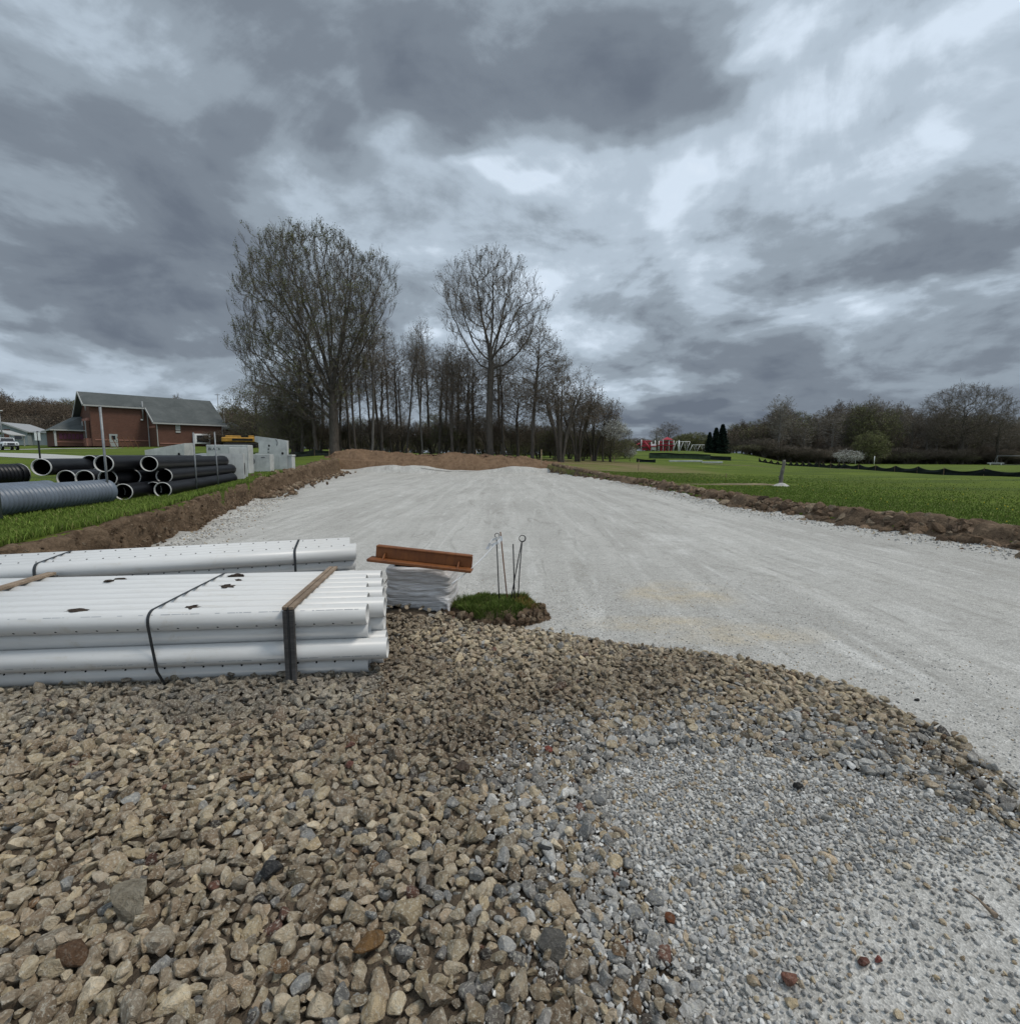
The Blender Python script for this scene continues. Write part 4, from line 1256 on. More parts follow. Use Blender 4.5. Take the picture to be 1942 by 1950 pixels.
def corr_mesh(L, R, pitch, amp):
    prof = []; x = 0.0
    while x < L - .12:
        for t, r in ((0, R - amp), (.18, R - amp), (.32, R), (.78, R), (.92, R - amp)):
            prof.append((x + t * pitch, r))
        x += pitch
    prof += [(L - .12, R - amp), (L - .10, R + .004), (L, R + .004)]
    mb = MB(); mb.add(*lathe_x(prof, 44), 0, True)
    inner = lathe_x([(L, R + .004), (L, R - .045), (0, R - .045), (0, R - amp)], 44); mb.add(*inner, 0, True)
    return mb
def corr(name, endx, endy, zc, L, R, m, lab, d, rim=False, grp=None):
    d = Vector(d).normalized(); root = empty(name, Vector((endx, endy, zc)) - d * L); tag(root, lab, 'pipe', grp)
    root.rotation_euler = (0, 0, math.atan2(d.y, d.x))
    mb = corr_mesh(L, R, .085, .02); o = mb.build('ribbed_body', m, root, fixn=False)
    mb = MB()
    if rim:
        mb.add(*lathe_x([(L + .001, R + .008), (L + .02, R + .008), (L + .02, R - .03), (L - .03, R - .035)], 44), 0, True); mb.build('rim', M['rim'], root, fixn=False)
    mb = MB(); mb.add(*lathe_x([(L - .02, R - .05), (L - .2, R - .05), (L - .21, .01)], 44), 0, True); mb.build('bore', M['hdpe_in'], root, fixn=False)
corr('ribbed_pipe', -8.06, 10.15, ZG + .235, 6.0, .23, M['greypipe'], 'grey ribbed plastic pipe nearest the lawn edge', (-.06, 1, 0), grp='ribbed pipes')
corr('ribbed_pipe', -8.85, 9.75, ZG + .235, 6.0, .23, M['greypipe'], 'grey ribbed plastic pipe lying just behind the nearest one', (-.06, 1, 0), grp='ribbed pipes')
corr('ribbed_pipe', -9.95, 10.35, ZG + .56, 5.4, .215, M['hdpe'], 'black ribbed pipe with a white end ring at the left', (-.05, 1, 0), True, grp='ribbed pipes')

# ------------------------------------------------------------------ posts
def post(px, ytop, ybase, lab, r=.019):
    v = (ybase - 975) / F; z0 = ZG
    x, y, z = gp(px, ybase, z0); z0 = gz(x, y); x, y, z = gp(px, ybase, z0)
    d = y * CT + (CAM_H - z0) * ST
    h = (ybase - ytop) / F * d * 1.01
    root = empty('metal_post', (x, y, z0 - .02)); tag(root, lab, 'post', 'grey metal posts along the stacked pipes')
    root.rotation_euler = (0, random.uniform(-.012, .012), 0)
    mb = MB(); mb.tube([(0, 0, 0), (0, 0, h)], r, 12); mb.build('tube', M['galv'], root)
    mb = MB(); mb.tube([(0, 0, h), (0, 0, h + .012)], [r * 1.12, r * .8], 12); mb.build('cap', M['galv'], root)
post(3, 720, 992, 'grey metal post at the far left beside the grey ribbed pipe')
post(208, 777, 959, 'tallest grey metal post, in front of the round pipe mouths', .022)
post(375, 825, 935, 'grey metal post standing against the right of the black pipes')
post(416, 824, 927, 'grey metal post near the far ends of the black pipes')

# ------------------------------------------------------------------ precast concrete
def disc(mb, c, nrm, rx, rz, d=.012, mi=0, n=24):
    nrm = Vector(nrm).normalized(); u = Vector((0, 0, 1)).cross(nrm).normalized(); w = Vector((0, 0, 1))
    c = Vector(c)
    ring = [c + u * rx * math.cos(t) + w * rz * math.sin(t) for t in np.linspace(0, 2 * math.pi, n, endpoint=False)]
    mb.prism(ring, nrm * d, mi)
GC_ = 'precast concrete drainage pieces beyond the black pipes'
def conc(px, D, rz, lab, parts, cat='concrete piece', name='precast_block', scale=1.0):
    x, y, z = place(px, D)
    root = empty(name, (x, y, z - .04), rz); tag(root, lab, cat, GC_)
    for nm, mb, m in parts: mb.build(nm, m, root)
    return root
# big wedge shaped block behind the pipes
mb = MB(); mb.prism([(-.95, -.5, 0), (.62, -.5, 0), (.66, -.5, 1.42), (-.95, -.5, 1.1)], (.1, 1.1, .05))
h = MB(); disc(h, (.42, -.5, .92), (0, -1, 0), .05, .07); disc(h, (.44, -.5, .72), (0, -1, 0), .045, .05)
conc(332, 24, math.radians(14), 'big pale wedge shaped concrete block behind the black pipe stack', [('shell', mb, M['concrete']), ('lifting_hole', h, M['dark'])])
mb = MB(); mb.box((0, 0, .3), (.9, .7, .12), bev=.02); mb.box((0, 0, .12), (.8, .6, .24))
conc(345, 22.0, .3, 'flat concrete lid just above the black pipes, below the wedge block', [('slab', mb, M['concrete'])], name='concrete_slab')
# open box
mb = MB(); w, hgt, t = .85, 1.0, .1
mb.box((0, -.4, hgt / 2), (w, t, hgt)); mb.box((0, .4, hgt / 2), (w, t, hgt)); mb.box((-w/2 + t/2, 0, hgt / 2 - .002), (t, .7, hgt - .004)); mb.box((w/2 - t/2, 0, hgt / 2 - .002), (t, .7, hgt - .004))
h = MB(); disc(h, (.425, 0, .45), (1, 0, 0), .16, .22)
conc(442, 18.6, math.radians(24), 'open topped concrete box at the far ends of the black pipes', [('shell', mb, M['concrete']), ('knockout', h, M['dark'])], name='precast_box')
# tall block with sprayed word
mb = MB(); mb.box((0, 0, .62), (.62, .7, 1.24), bev=.015)
h = MB(); disc(h, (.31, -.02, .6), (1, 0, 0), .1, .25)
conc(456, 20.6, math.radians(28), 'tall narrow concrete box with an oval side hole', [('shell', mb, M['concrete']), ('knockout', h, M['dark'])], name='precast_box')
def lettering(body, size, m, parent, loc, rot, shear=0.0, ext=.002):
    fc = bpy.data.curves.new('lettering', 'FONT'); fc.body = body; fc.size = size; fc.extrude = ext; fc.shear = shear
    fo = bpy.data.objects.new('lettering', fc); COL.objects.link(fo)
    dg = bpy.context.evaluated_depsgraph_get()
    me = bpy.data.meshes.new_from_object(fo.evaluated_get(dg)); bpy.data.objects.remove(fo)
    me.materials.clear(); me.materials.append(m)
    o = link('lettering', me, parent); o.location = loc; o.rotation_euler = rot
    return o
mb = MB(); mb.box((0, 0, .68), (1.75, .7, 1.36), bev=.02)
h = MB(); h.box((.1, -.352, .75), (.5, .01, .3))
cr = conc(441, 23.5, math.radians(10), 'wide concrete box behind the others with dark sprayed lettering', [('shell', mb, M['concrete']), ('recess', h, M['knockout'])], name='precast_box')
lettering('BLACK', .17, M['dark'], cr, (-.80, -.3535, 1.12), (math.pi / 2, 0, 0), .15)
# long low box with round knockout
mb = MB(); mb.box((0, 0, .45), (1.35, .8, .9), bev=.015); mb.box((-.55, -.5, .22), (.5, .2, .44))
h = MB(); disc(h, (-.22, -.4, .56), (0, -1, 0), .2, .2, .006); 
h2 = MB(); h2.box((.35, -.401, .75), (.18, .012, .05))
conc(492, 26, math.radians(12), 'low concrete box with a round knockout on its face', [('shell', mb, M['concrete']), ('knockout', h, M['knockout']), ('slot', h2, M['knockout'])], name='precast_box')
# tall slab with stepped edge
mb = MB()
mb.prism([(-.75, 0, .0), (.82, 0, 0), (.88, 0, 1.62), (.15, 0, 1.74), (-.78, 0, 1.86), (-.80, 0, 1.56), (-.62, 0, 1.50), (-.60, 0, 1.22), (-.62, 0, .95), (-.80, 0, .92), (-.80, 0, .8)], (0, .32, 0))
h = MB(); disc(h, (.62, 0, .92), (0, -1, 0), .06, .07); disc(h, (-.06, 0, 1.34), (0, -1, 0), .05, .06); disc(h, (-.12, 0, .98), (0, -1, 0), .03, .03); disc(h, (-.1, 0, 1.15), (0, -1, 0), .035, .04)
h3 = MB(); h3.tube([(.28 + .10 * math.sin(t), -.004, 1.5 + .17 * math.cos(t)) for t in np.linspace(0, 2.6, 9)], .02, 5)
conc(517, 28.2, math.radians(8), 'tall standing concrete slab with a stepped left edge and small holes', [('slab', mb, M['concrete']), ('lifting_hole', h, M['dark']), ('stain_mark', h3, M['knockout'])], name='precast_slab')
mb = MB(); mb.box((0, 0, .38), (.5, .5, .76), bev=.01); 
h = MB(); h.box((0, 0, .80), (.56, .56, .10), bev=.01)
conc(551, 28.6, math.radians(4), 'small concrete block with a lipped lid, right of the tall slab', [('body', mb, M['concrete']), ('lid', h, M['concrete'])])
mb = MB(); mb.tube([(0, 0, 0), (0, 0, .55)], .2, 20)
h = MB(); h.tube([(0, 0, .55), (0, 0, .60)], .22, 20)
conc(379, 26, 0, 'short round concrete riser between two metal posts', [('body', mb, M['concrete']), ('lid', h, M['concrete'])], name='concrete_riser')
mb = MB(); mb.box((0, 0, .35), (.6, .5, .7), bev=.02)
h = MB(); h.tube([(-.15, -.26, .5), (.1, -.26, .55), (.2, -.26, .4)], .02, 5)
conc(405, 25.6, .3, 'small pale concrete block left of the lettered box', [('body', mb, M['concrete']), ('scrawl', h, M['dark'])])
# ------------------------------------------------------------------ church like brick building
BX = Vector((-78.4, 95, 0)); A_ = Vector((.66, .75, 0)).normalized(); N_ = Vector((A_.y, -A_.x, 0))
GB = 3.35
root = empty('brick_building', (BX.x, BX.y, GB), math.atan2(A_.y, A_.x))
tag(root, 'red brick hall with long grey green gable roof and low side wing', 'building')
# local: +x along ridge, -y toward the camera, z up
RZ = 13.05 - GB; PT = .655
def rz_at(w): return RZ - PT * w
LEN = 21.3; SX = 9.3
def bpart(nm, mb, m, parent=None): return mb.build(nm, m, parent or root)
wl_, wr_ = 3.3, 7.7
mb = MB()
hl, hr, hb = rz_at(wl_) - .12, rz_at(wr_) - .12, rz_at(6.9) - .12
# left mass with pentagon gable
mb.prism([(.5, -wl_, 0), (.5, -wl_, hl), (.5, 0, RZ - .2), (.5, 6.9, hb), (.5, 6.9, 0)], (SX - .5, 0, 0))
bpart('wall', mb, M['brick'])
mb = MB(); mb.prism([(SX, -wr_, 0), (SX, -wr_, hr), (SX, 0, RZ - .22), (SX, 6.8, hb - .02), (SX, 6.8, 0)], (LEN - SX - .4, 0, 0))
bpart('wall', mb, M['brick'])
mb = MB()
T = .22
def slope(x0, x1, w0, w1, sgn):
    mb.prism([(x0, -sgn * w0, rz_at(w0)), (x1, -sgn * w0, rz_at(w0)), (x1, -sgn * w1, rz_at(w1)), (x0, -sgn * w1, rz_at(w1))], (0, 0, T))
slope(-.5, LEN + .2, 0, wl_ + .5, 1)
slope(SX - .5, LEN + .2, wl_ + .501, wr_ + .55, 1)
slope(-.5, LEN + .2, 0.001, 7.6, -1)
rf = bpart('roof', mb, M['roof'])
mb = MB()
mb.bar((-.52, -(wl_ + .55), rz_at(wl_ + .5) + .02), (SX - .5, -(wl_ + .55), rz_at(wl_ + .5) + .02), .14, .26)
mb.bar((SX - .55, -(wr_ + .6), rz_at(wr_ + .55) + .02), (LEN + .25, -(wr_ + .6), rz_at(wr_ + .55) + .02), .14, .26)
bpart('gutter', mb, M['trim'], rf)
mb = MB()
mb.bar((-.56, -(wl_ + .6), rz_at(wl_ + .6) + .1), (-.56, 0, RZ + .1), .12, .34); mb.bar((-.56, 0, RZ + .1), (-.56, 7.65, rz_at(7.65) + .1), .12, .34)
mb.bar((SX - .56, -(wr_ + .6), rz_at(wr_ + .6) + .1), (SX - .56, -(wl_ + .6), rz_at(wl_ + .6) + .1), .12, .34)
bpart('bargeboard', mb, M['trim'], rf)
for (x, w, h) in ((SX + .15, wr_, hr), (LEN - .5, wr_, hr), (SX - .15, wl_, hl)):
    mb = MB(); mb.bar((x, -w - .08, 0), (x, -w - .08, h), .14, .12); bpart('downspout', mb, M['trim'])
mb = MB(); mb.tube([(SX - .9, -wl_ - .35, 5.2), (SX - .9, -wl_ - .35, 8.6)], .13, 10); bpart('flue', mb, M['galv'])
mb = MB(); mb.box((SX - 1.1, -wl_ - .2, 5.1), (.35, .25, .25)); bpart('wall_lamp', mb, M['white'])
mb = MB(); mb.box((5.0, -wl_ - .04, .55 + .6), (8.2, .1, .18)); mb.box((LEN / 2 + SX / 2, -wr_ - .04, .6), (LEN - SX - 1.0, .1, .18)); mb.box((SX - .04, -(wl_ + wr_) / 2, 3.7), (.1, 4.0, .35)); bpart('stone_band', mb, M['brickpale'])
dr = MB(); dr.box((3.6, -wl_ - .05, 1.1), (1.25, .12, 2.3)); d_ = bpart('door', dr, M['door'])
mb = MB(); mb.box((3.6, -wl_ - .13, 1.6), (.55, .05, .7)); bpart('pane', mb, M['glass'], d_)
mb = MB(); mb.box((4.05, -wl_ - .15, 1.05), (.08, .08, .14)); bpart('handle', mb, M['dark'], d_)
# ventilator unit and grille on the right wall
mb = MB(); mb.box((16.9, -wr_ - .35, 1.55), (2.9, .7, 2.0), bev=.08); fr = bpart('ventilation_unit', mb, M['white'])
mb = MB(); mb.box((16.9, -wr_ - .72, 1.6), (2.1, .06, 1.3)); bpart('grille', mb, M['glass'], fr)
mb = MB(); mb.box((12.9, -wr_ - .06, 3.9), (.8, .14, 1.5)); mb.box((12.9, -wr_ - .06, 2.85), (.8, .14, .35)); bpart('wall_vent', mb, M['trim'])
# porch in the gable
mb = MB(); mb.box((.44, -1.2, 2.4), (.12, 1.9, 4.6)); mb.box((.44, 1.5, 2.4), (.12, 2.1, 4.6)); bpart('porch_opening', mb, M['dark'])
mb = MB(); mb.box((.36, -1.2, 4.85), (.3, 2.3, .5)); mb.box((.36, 1.5, 4.85), (.3, 2.5, .5)); bpart('lintel', mb, M['brickpale'])
for yy in (-2.15, -1.2, .15, 1.5, 2.6):
    mb = MB(); mb.box((.2, yy, 2.3), (.45, .35, 4.6)); c_ = bpart('column', mb, M['brick'] if yy in (-2.15, .15, 2.6) else M['trim'])
    mb = MB(); mb.box((.15, yy, .7), (.7, .6, 1.4)); bpart('plinth', mb, M['brickpale'], c_)
mb = MB(); mb.prism([(.42, -.45, 7.3), (.42, 0, 8.2), (.42, .45, 7.3), (.42, 0, 6.5)], (.1, 0, 0)); bpart('gable_vent', mb, M['trim'])
# low wing on the left
mb = MB(); mb.box((-1.9, 5.2, 1.45), (4.4, 9.6, 2.9)); wg = bpart('wing', mb, M['brick'])
mb = MB()
e0, e1, e2, e3 = (-4.7, -.1, 2.85), (.45, -.1, 2.85), (.45, 10.6, 2.85), (-4.7, 10.6, 2.85); ap, ap2 = (.45, 4.2, 5.6), (-.6, 6.2, 5.6)
mb.add([e0, e1, e2, e3, ap, ap2], [(0, 1, 4, 5), (1, 2, 4), (2, 3, 5, 4), (3, 0, 5), (3, 2, 1, 0)]); bpart('roof', mb, M['roof'], wg)
mb = MB(); mb.bar((-4.75, -.16, 2.85), (.4, -.16, 2.85), .12, .22); mb.bar((-4.75, -.16, 2.85), (-4.75, 10.6, 2.85), .12, .22); bpart('gutter', mb, M['trim'], wg)
for i in range(6):
    mb = MB(); mb.box((-3.3 + i * .58, .36, 1.75), (.46, .1, 1.0)); bpart('pane', mb, M['purple'], wg)
mb = MB(); mb.box((-1.9, .37, .75), (4.3, .1, .16)); bpart('stone_band', mb, M['brickpale'], wg)
for xx in (-4.1, .1):
    mb = MB(); mb.box((xx, .2, 1.4), (.3, .3, 2.8)); bpart('column', mb, M['trim'], wg)

# small shed roof beyond the right end
x, y, z = place(442, 116)
root = empty('low_annex', (x, y, z), .3); tag(root, 'small low grey roofed annex at the right end of the brick hall', 'building')
mb = MB(); mb.box((0, 0, 1.8), (5, 5, 3.6)); mb.build('wall', M['brick'], root)
mb = MB(); mb.prism([(-3, -3, 3.6), (3, -3, 3.6), (3, 3, 3.6), (-3, 3, 3.6)], (0, 0, .1)); mb.add([(-3, -3, 3.71), (3, -3, 3.71), (3, 3, 3.71), (-3, 3, 3.71), (0, 0, 5.6)], [(0,1,4),(1,2,4),(2,3,4),(3,0,4),(3,2,1,0)]); mb.build('roof', M['roof'], root)

# grey house far left
x, y, z = place(30, 112)
root = empty('grey_house', (x, y, z), .25); tag(root, 'grey sided house with white gable trim at the far left', 'house')
mb = MB(); mb.prism([(-4.5, -4, 0), (4.5, -4, 0), (4.5, -4, 2.8), (0, -4, 4.6), (-4.5, -4, 2.8)], (0, 9, 0)); mb.build('wall', M['siding'], root)
mb = MB()
for s in (-1, 1): mb.prism([(s * 4.9, -4.4, 2.66), (0, -4.4, 4.64), (0, 5.4, 4.64), (s * 4.9, 5.4, 2.66)], (0, 0, .18))
rf = mb.build('roof', M['housroof'], root)
mb = MB()
for s in (-1, 1): mb.bar((s * 4.95, -4.5, 2.75), (0, -4.5, 4.78), .12, .3)
mb.build('bargeboard', M['trim'], rf)
mb = MB(); mb.box((1.0, -4.05, 1.7), (1.0, .15, 3.2)); mb.build('chimney', M['brick'], root)
for xx in (-2.2, 2.9):
    f = MB().box((xx, -4.05, 1.7), (1.5, .12, 1.2)).build('window', M['trim'], root); MB().box((xx, -4.12, 1.7), (1.25, .06, .95)).build('pane', M['glass'], f)
mb = MB(); mb.box((5.9, 0.5, 1.3), (3.2, 6, 2.6)); mb.build('garage', M['siding'], root)
mb = MB(); mb.prism([(4.6, -2.9, 2.6), (7.8, -2.9, 2.6), (7.8, 3.9, 2.6), (4.6, 3.9, 2.6)], (0, 0, .3)); mb.build('garage_roof', M['housroof'], root)
mb = MB(); mb.box((7.4, -2.6, 1.3), (.3, .3, 2.6)); mb.build('porch_post', M['trim'], root)
x, y, z = place(8, 100)
root = empty('carport', (x, y, z), .2); tag(root, 'low white gabled carport behind the white car', 'carport')
mb = MB()
for s in (-1, 1): mb.prism([(s * 2.6, -2, 2.1), (0, -2, 3.0), (0, 2, 3.0), (s * 2.6, 2, 2.1)], (0, 0, .16))
mb.build('roof', M['trim'], root)
for sx in (-2.3, 2.3):
    for sy in (-1.8, 1.8): MB().box((sx, sy, 1.05), (.14, .14, 2.1)).build('post', M['trim'], root)

# white car
x, y, z = place(14, 76)
root = empty('parked_car', (x, y, z), math.radians(-33)); tag(root, 'white off road car parked at the far left', 'car')
mb = MB(); mb.box((0, 0, .78), (4.2, 1.78, .62), bev=.10); mb.box((1.25, 0, 1.12), (1.6, 1.62, .14), bev=.06); mb.build('body', M['carwhite'], root)
mb = MB(); mb.prism([(-2.0, -.8, 1.085), (.55, -.8, 1.085), (.28, -.72, 1.72), (-1.95, -.72, 1.72)], (0, 1.6, 0)); mb.build('cabin', M['glass'], root)
mb = MB(); mb.box((-.85, 0, 1.76), (2.3, 1.56, .09), bev=.03); 
for px_ in (-2.0, -.9, .42): mb.bar((px_, -.8, 1.09), (px_ * .98 - .05, -.74, 1.73), .09, .05); mb.bar((px_, .8, 1.09), (px_ * .98 - .05, .74, 1.73), .09, .05)
mb.build('roof', M['carwhite'], root)
for sx in (-1.3, 1.35):
    for sy in (-.82, .82):
        w = MB().tube([(sx, sy - .13, .38), (sx, sy + .13, .38)], .38, 20).build('wheel', M['tyre'], root)
        MB().tube([(sx, sy - .14, .38), (sx, sy + .14, .38)], .2, 14).build('rim', M['chrome'], w)
MB().box((2.16, 0, .58), (.2, 1.7, .2), bev=.04).build('bumper', M['tyre'], root)
MB().box((2.105, 0, .88), (.05, .8, .26)).build('grille', M['glass'], root)
for sy in (-.62, .62): MB().tube([(2.08, sy, .9), (2.13, sy, .9)], .12, 12).build('headlight', M['chrome'], root)
for sx in (-1.3, 1.35):
    for sy in (-.88, .88): MB().box((sx, sy, .80), (.95, .12, .1), bev=.03).build('fender', M['tyre'], root)

# double sign seen from its back, lamp poles
x, y, z = place(77, 40)
root = empty('road_sign', (x, y, z), .25); tag(root, 'dark post carrying two narrow white sign panels', 'sign')
MB().bar((0, 0, 0), (0, 0, 2.35), .09).build('post', M['rod'], root)
for s in (-1, 1): MB().box((s * .11, -.06, 1.95), (.15, .03, .62)).build('panel', M['white'], root)
def pole(px, D, h, lab, lamp=True, lean=0.0):
    x, y, z = place(px, D); root = empty('lamp_pole', (x, y, z)); tag(root, lab, 'pole'); root.rotation_euler = (0, lean, 0)
    MB().tube([(0, 0, 0), (0, 0, h)], [.13, .08], 10).build('shaft', M['galv'], root)
    if lamp: MB().box((.25, 0, h - .1), (.6, .25, .14), bev=.04).build('lamp_head', M['white'], root)
    else: 
        MB().bar((-.6, 0, h - .3), (.6, 0, h - .3), .12).build('crossarm', M['galv'], root)
        MB().box((.2, 0, h * .6), (.35, .3, .5), bev=.05).build('transformer', M['galv'], root)
pole(7, 92, 6.6, 'slim grey lamp pole rising behind the white car', lean=-.02)
pole(420, 125, 12.5, 'utility pole with a small box behind the hall roof', False)
pole(430, 112, 9.0, 'plain pole beside the right end of the brick hall')

# yellow machine
x, y, z = place(460, 90)
root = empty('yellow_machine', (x, y, z), .5); tag(root, 'long yellow construction machine parked right of the brick hall', 'machine')
MB().box((-.2, 0, 1.5), (5.6, 1.8, .8), bev=.12).box((-1.2, 0, 1.95), (2.4, 1.5, .5), bev=.1).build('body', M['yellow'], root)
MB().box((1.6, 0, 2.0), (.9, 1.2, .5), bev=.06).build('engine_cover', M['yellow'], root)
for sy in (-.9, .9): MB().box((-.2, sy, .55), (5.0, .45, .9), bev=.3).build('track', M['tyre'], root)
MB().bar((2.4, 0, 1.6), (3.6, 0, .7), .3).build('arm', M['yellow'], root)
MB().box((3.8, 0, .7), (.5, 2.0, 1.0), bev=.1).build('bucket', M['rustrod'], root)
MB().box((0.2, -.92, 1.5), (3.2, .04, .35)).build('dark_panel', M['dark'], root)
x, y, z = place(446, 84)
# red rake frames leaning on the hall wall
x, y, z = place(241, 88)
root = empty('leaning_frame', (x, y, z), math.atan2(A_.y, A_.x)); tag(root, 'row of slanting rust red bars leaning at the hall wall', 'frame')
for i in range(6): MB().bar((-2 + i * .75, 0, 0), (-2.6 + i * .75, .5, 1.9), .09).build('bar', M['rustrod'], root)
MB().bar((-2.3, .25, .9), (2.0, .25, .9), .07).build('rail', M['rustrod'], root)

# driveway strips on the left
def strip_on_ground(name, pts, width, m, lab, n=60, lift=.03):
    pts = np.array(pts); s = np.linspace(0, len(pts) - 1, n)
    cx = np.interp(s, range(len(pts)), pts[:, 0]); cy = np.interp(s, range(len(pts)), pts[:, 1])
    tx, ty = np.gradient(cx), np.gradient(cy); l = np.hypot(tx, ty); tx, ty = tx / l, ty / l
    w = np.linspace(-width / 2, width / 2, 9)
    P = np.zeros((n, 9, 3)); P[..., 0] = cx[:, None] - ty[:, None] * w; P[..., 1] = cy[:, None] + tx[:, None] * w
    P[..., 2] = gz(P[..., 0].ravel(), P[..., 1].ravel()).reshape(n, 9) + lift
    V, Fq = grid_mesh(P); return tag(mesh_np(name, V, Fq, m), lab, kind='structure')
strip_on_ground('driveway', [place(-160, 62)[:2], place(40, 54)[:2], place(150, 46)[:2], place(260, 42)[:2], place(330, 44)[:2], place(430, 60)[:2]], 5.0, M['road'], 'pale concrete drive between the stacked pipes and the brick hall')
strip_on_ground('road', [place(-200, 82)[:2], place(20, 78)[:2], place(120, 84)[:2], place(230, 86)[:2]], 3.5, M['road'], 'pale strip of paving in front of the white car')

# ------------------------------------------------------------------ survey stakes
def stake(px, D, h, lab, w=.05, m='lath'):
    x, y, z = place(px, D)
    if -16 < x < 4 and 48 < y < 54:
        u = x / y
        z = float(np.interp(u, [-.40, -.365, -.34, -.30, -.25, -.2, -.15, -.1, -.03, .03, .05, .075], [.3, 1.0, 1.9, 2.15, 1.95, 1.75, 1.65, 1.75, 1.55, 1.35, 1.2, 1.0])) * float(smooth01(np.array(y), 47.2, 51.5)) - .1
        x = (px - 971) / F * (y * CT + (CAM_H - z) * ST)
    mb = MB(); mb.prism([(-w / 2, 0, 0), (w / 2, 0, 0), (w / 2, 0, h - .05), (0, 0, h), (-w / 2, 0, h - .05)], (0, .02, 0))
    o = mb.build('survey_stake', M[m]); o.location = (x, y, z - .05); o.rotation_euler = (0, random.uniform(-.04, .04), random.uniform(-.5, .5))
    tag(o, lab, 'stake', 'survey stakes round the far end of the pad')
stake(627, 52, .8, 'pale survey stake by the thick trunk at the left of the soil heap', .07)
stake(661, 52.5, .55, 'short pale stake on the crest of the soil heap', .08)
stake(778, 53, .8, 'pale survey stake above the middle of the soil heap', .08)
stake(907, 53, .7, 'pale survey stake behind the soil heap below the tallest bare trunk', .08)
stake(1031, 47, 1.5, 'tall pale survey stake at the right end of the soil heap', .08)
stake(1100, 58, 1.0, 'pale stake at the grass edge near the many stemmed tree', .08)
stake(1126, 60, .8, 'short pale stake right of the many stemmed tree', .08)
stake(1169, 60, .8, 'pale stake in front of the thicket near the white blossom', .08)
stake(1215, 44, .95, 'pale stake alone in the grass left of the far silt fence', .06)
stake(1382, 35, .35, 'short tilted pale stub in the right lawn', .05)

# ------------------------------------------------------------------ silt fences
M['fence_pale'] = simple('faded_silt_fabric', (.035, .055, .03), .8, .2, 0, .3, 2)
def silt(pts, h, lab, sag=.0, n=160, every=4.5, stakes=True):
    pts = np.array([(p[0], p[1]) for p in pts]); seg = np.concatenate([[0], np.cumsum(np.hypot(*np.diff(pts, axis=0).T))])
    s = np.linspace(0, seg[-1], n); x = np.interp(s, seg, pts[:, 0]); y = np.interp(s, seg, pts[:, 1]); g = gz(x, y)
    ph = (s / every) % 1
    top = h * (1 - sag * np.sin(np.pi * ph) ** .8) * (1 + .12 * vnoise(np.stack([s * .35, s * 0, s * 0], 1), 33))
    b = .10 * vnoise(np.stack([s * .8, s * 0, s * 0], 1), 35)
    th = np.array([0, .04]); 
    P = np.zeros((6, n, 3))
    prof = [(0, -.1), (0, .5), (0, 1), (.04, 1), (.04, .5), (.04, -.1)]
    dx, dy = np.gradient(x), np.gradient(y); l = np.hypot(dx, dy); nx_, ny_ = -dy / l, dx / l
    for k, (o_, f_) in enumerate(prof):
        bb = b * np.sin(np.pi * max(f_, 0))
        P[k, :, 0] = x + nx_ * (o_ + bb); P[k, :, 1] = y + ny_ * (o_ + bb); P[k, :, 2] = g + top * f_
    V, Fq = grid_mesh(P)
    root = empty('silt_fence', (0, 0, 0)); tag(root, lab, 'silt fence')
    mesh_np('fabric', V, Fq, M['fence'] if h < .9 else M['fence_pale'], root, smooth=False)
    if h >= .9:
        P2 = P[2:4].copy(); P2[..., 2] += .01; P3 = P2.copy(); P3[..., 2] -= .2; Q = np.stack([P3[0] - [0, .012, 0], P2[0] - [0, .012, 0], P2[1] + [0, .012, 0], P3[1] + [0, .012, 0]]); Vb, Fb = grid_mesh(Q); mesh_np('top_band', Vb, Fb, M['fence'], root, smooth=False)
    if stakes:
        for sk in np.arange(0, seg[-1], every):
            xx, yy = np.interp(sk, seg, pts[:, 0]), np.interp(sk, seg, pts[:, 1])
            MB().bar((xx, yy + .07, gz(xx, yy) - .1), (xx, yy + .07, gz(xx, yy) + h * 1.06), .05).build('stake', M['stakewood'], root)
    return root
silt([place(1540, 78), place(1680, 56), place(1800, 45), place(1990, 36), place(2300, 28)], .62, 'long sagging black silt fence across the right lawn', .45, every=4.2)
silt([place(1445, 95), place(1500, 86), place(1560, 76), place(1605, 70)], .75, 'collapsed grey black silt fence at the wood edge', .7, every=2.0)
silt([place(1236, 88), place(1300, 88), place(1352, 88)], .95, 'short taut black silt fence below the playground hill', .05, every=6)
silt([place(1352, 90), place(1392, 90)], .7, 'low black silt fence stub continuing right below the playground hill', .05, every=6)
silt([place(1212, 70), place(1248, 70)], .5, 'dark crumpled silt fence end beside the thicket', .3, every=3)
silt([place(560, 50), place(600, 53), place(650, 56)], .6, 'dark silt fence behind the soil heap near the big left tree', .2, every=3)

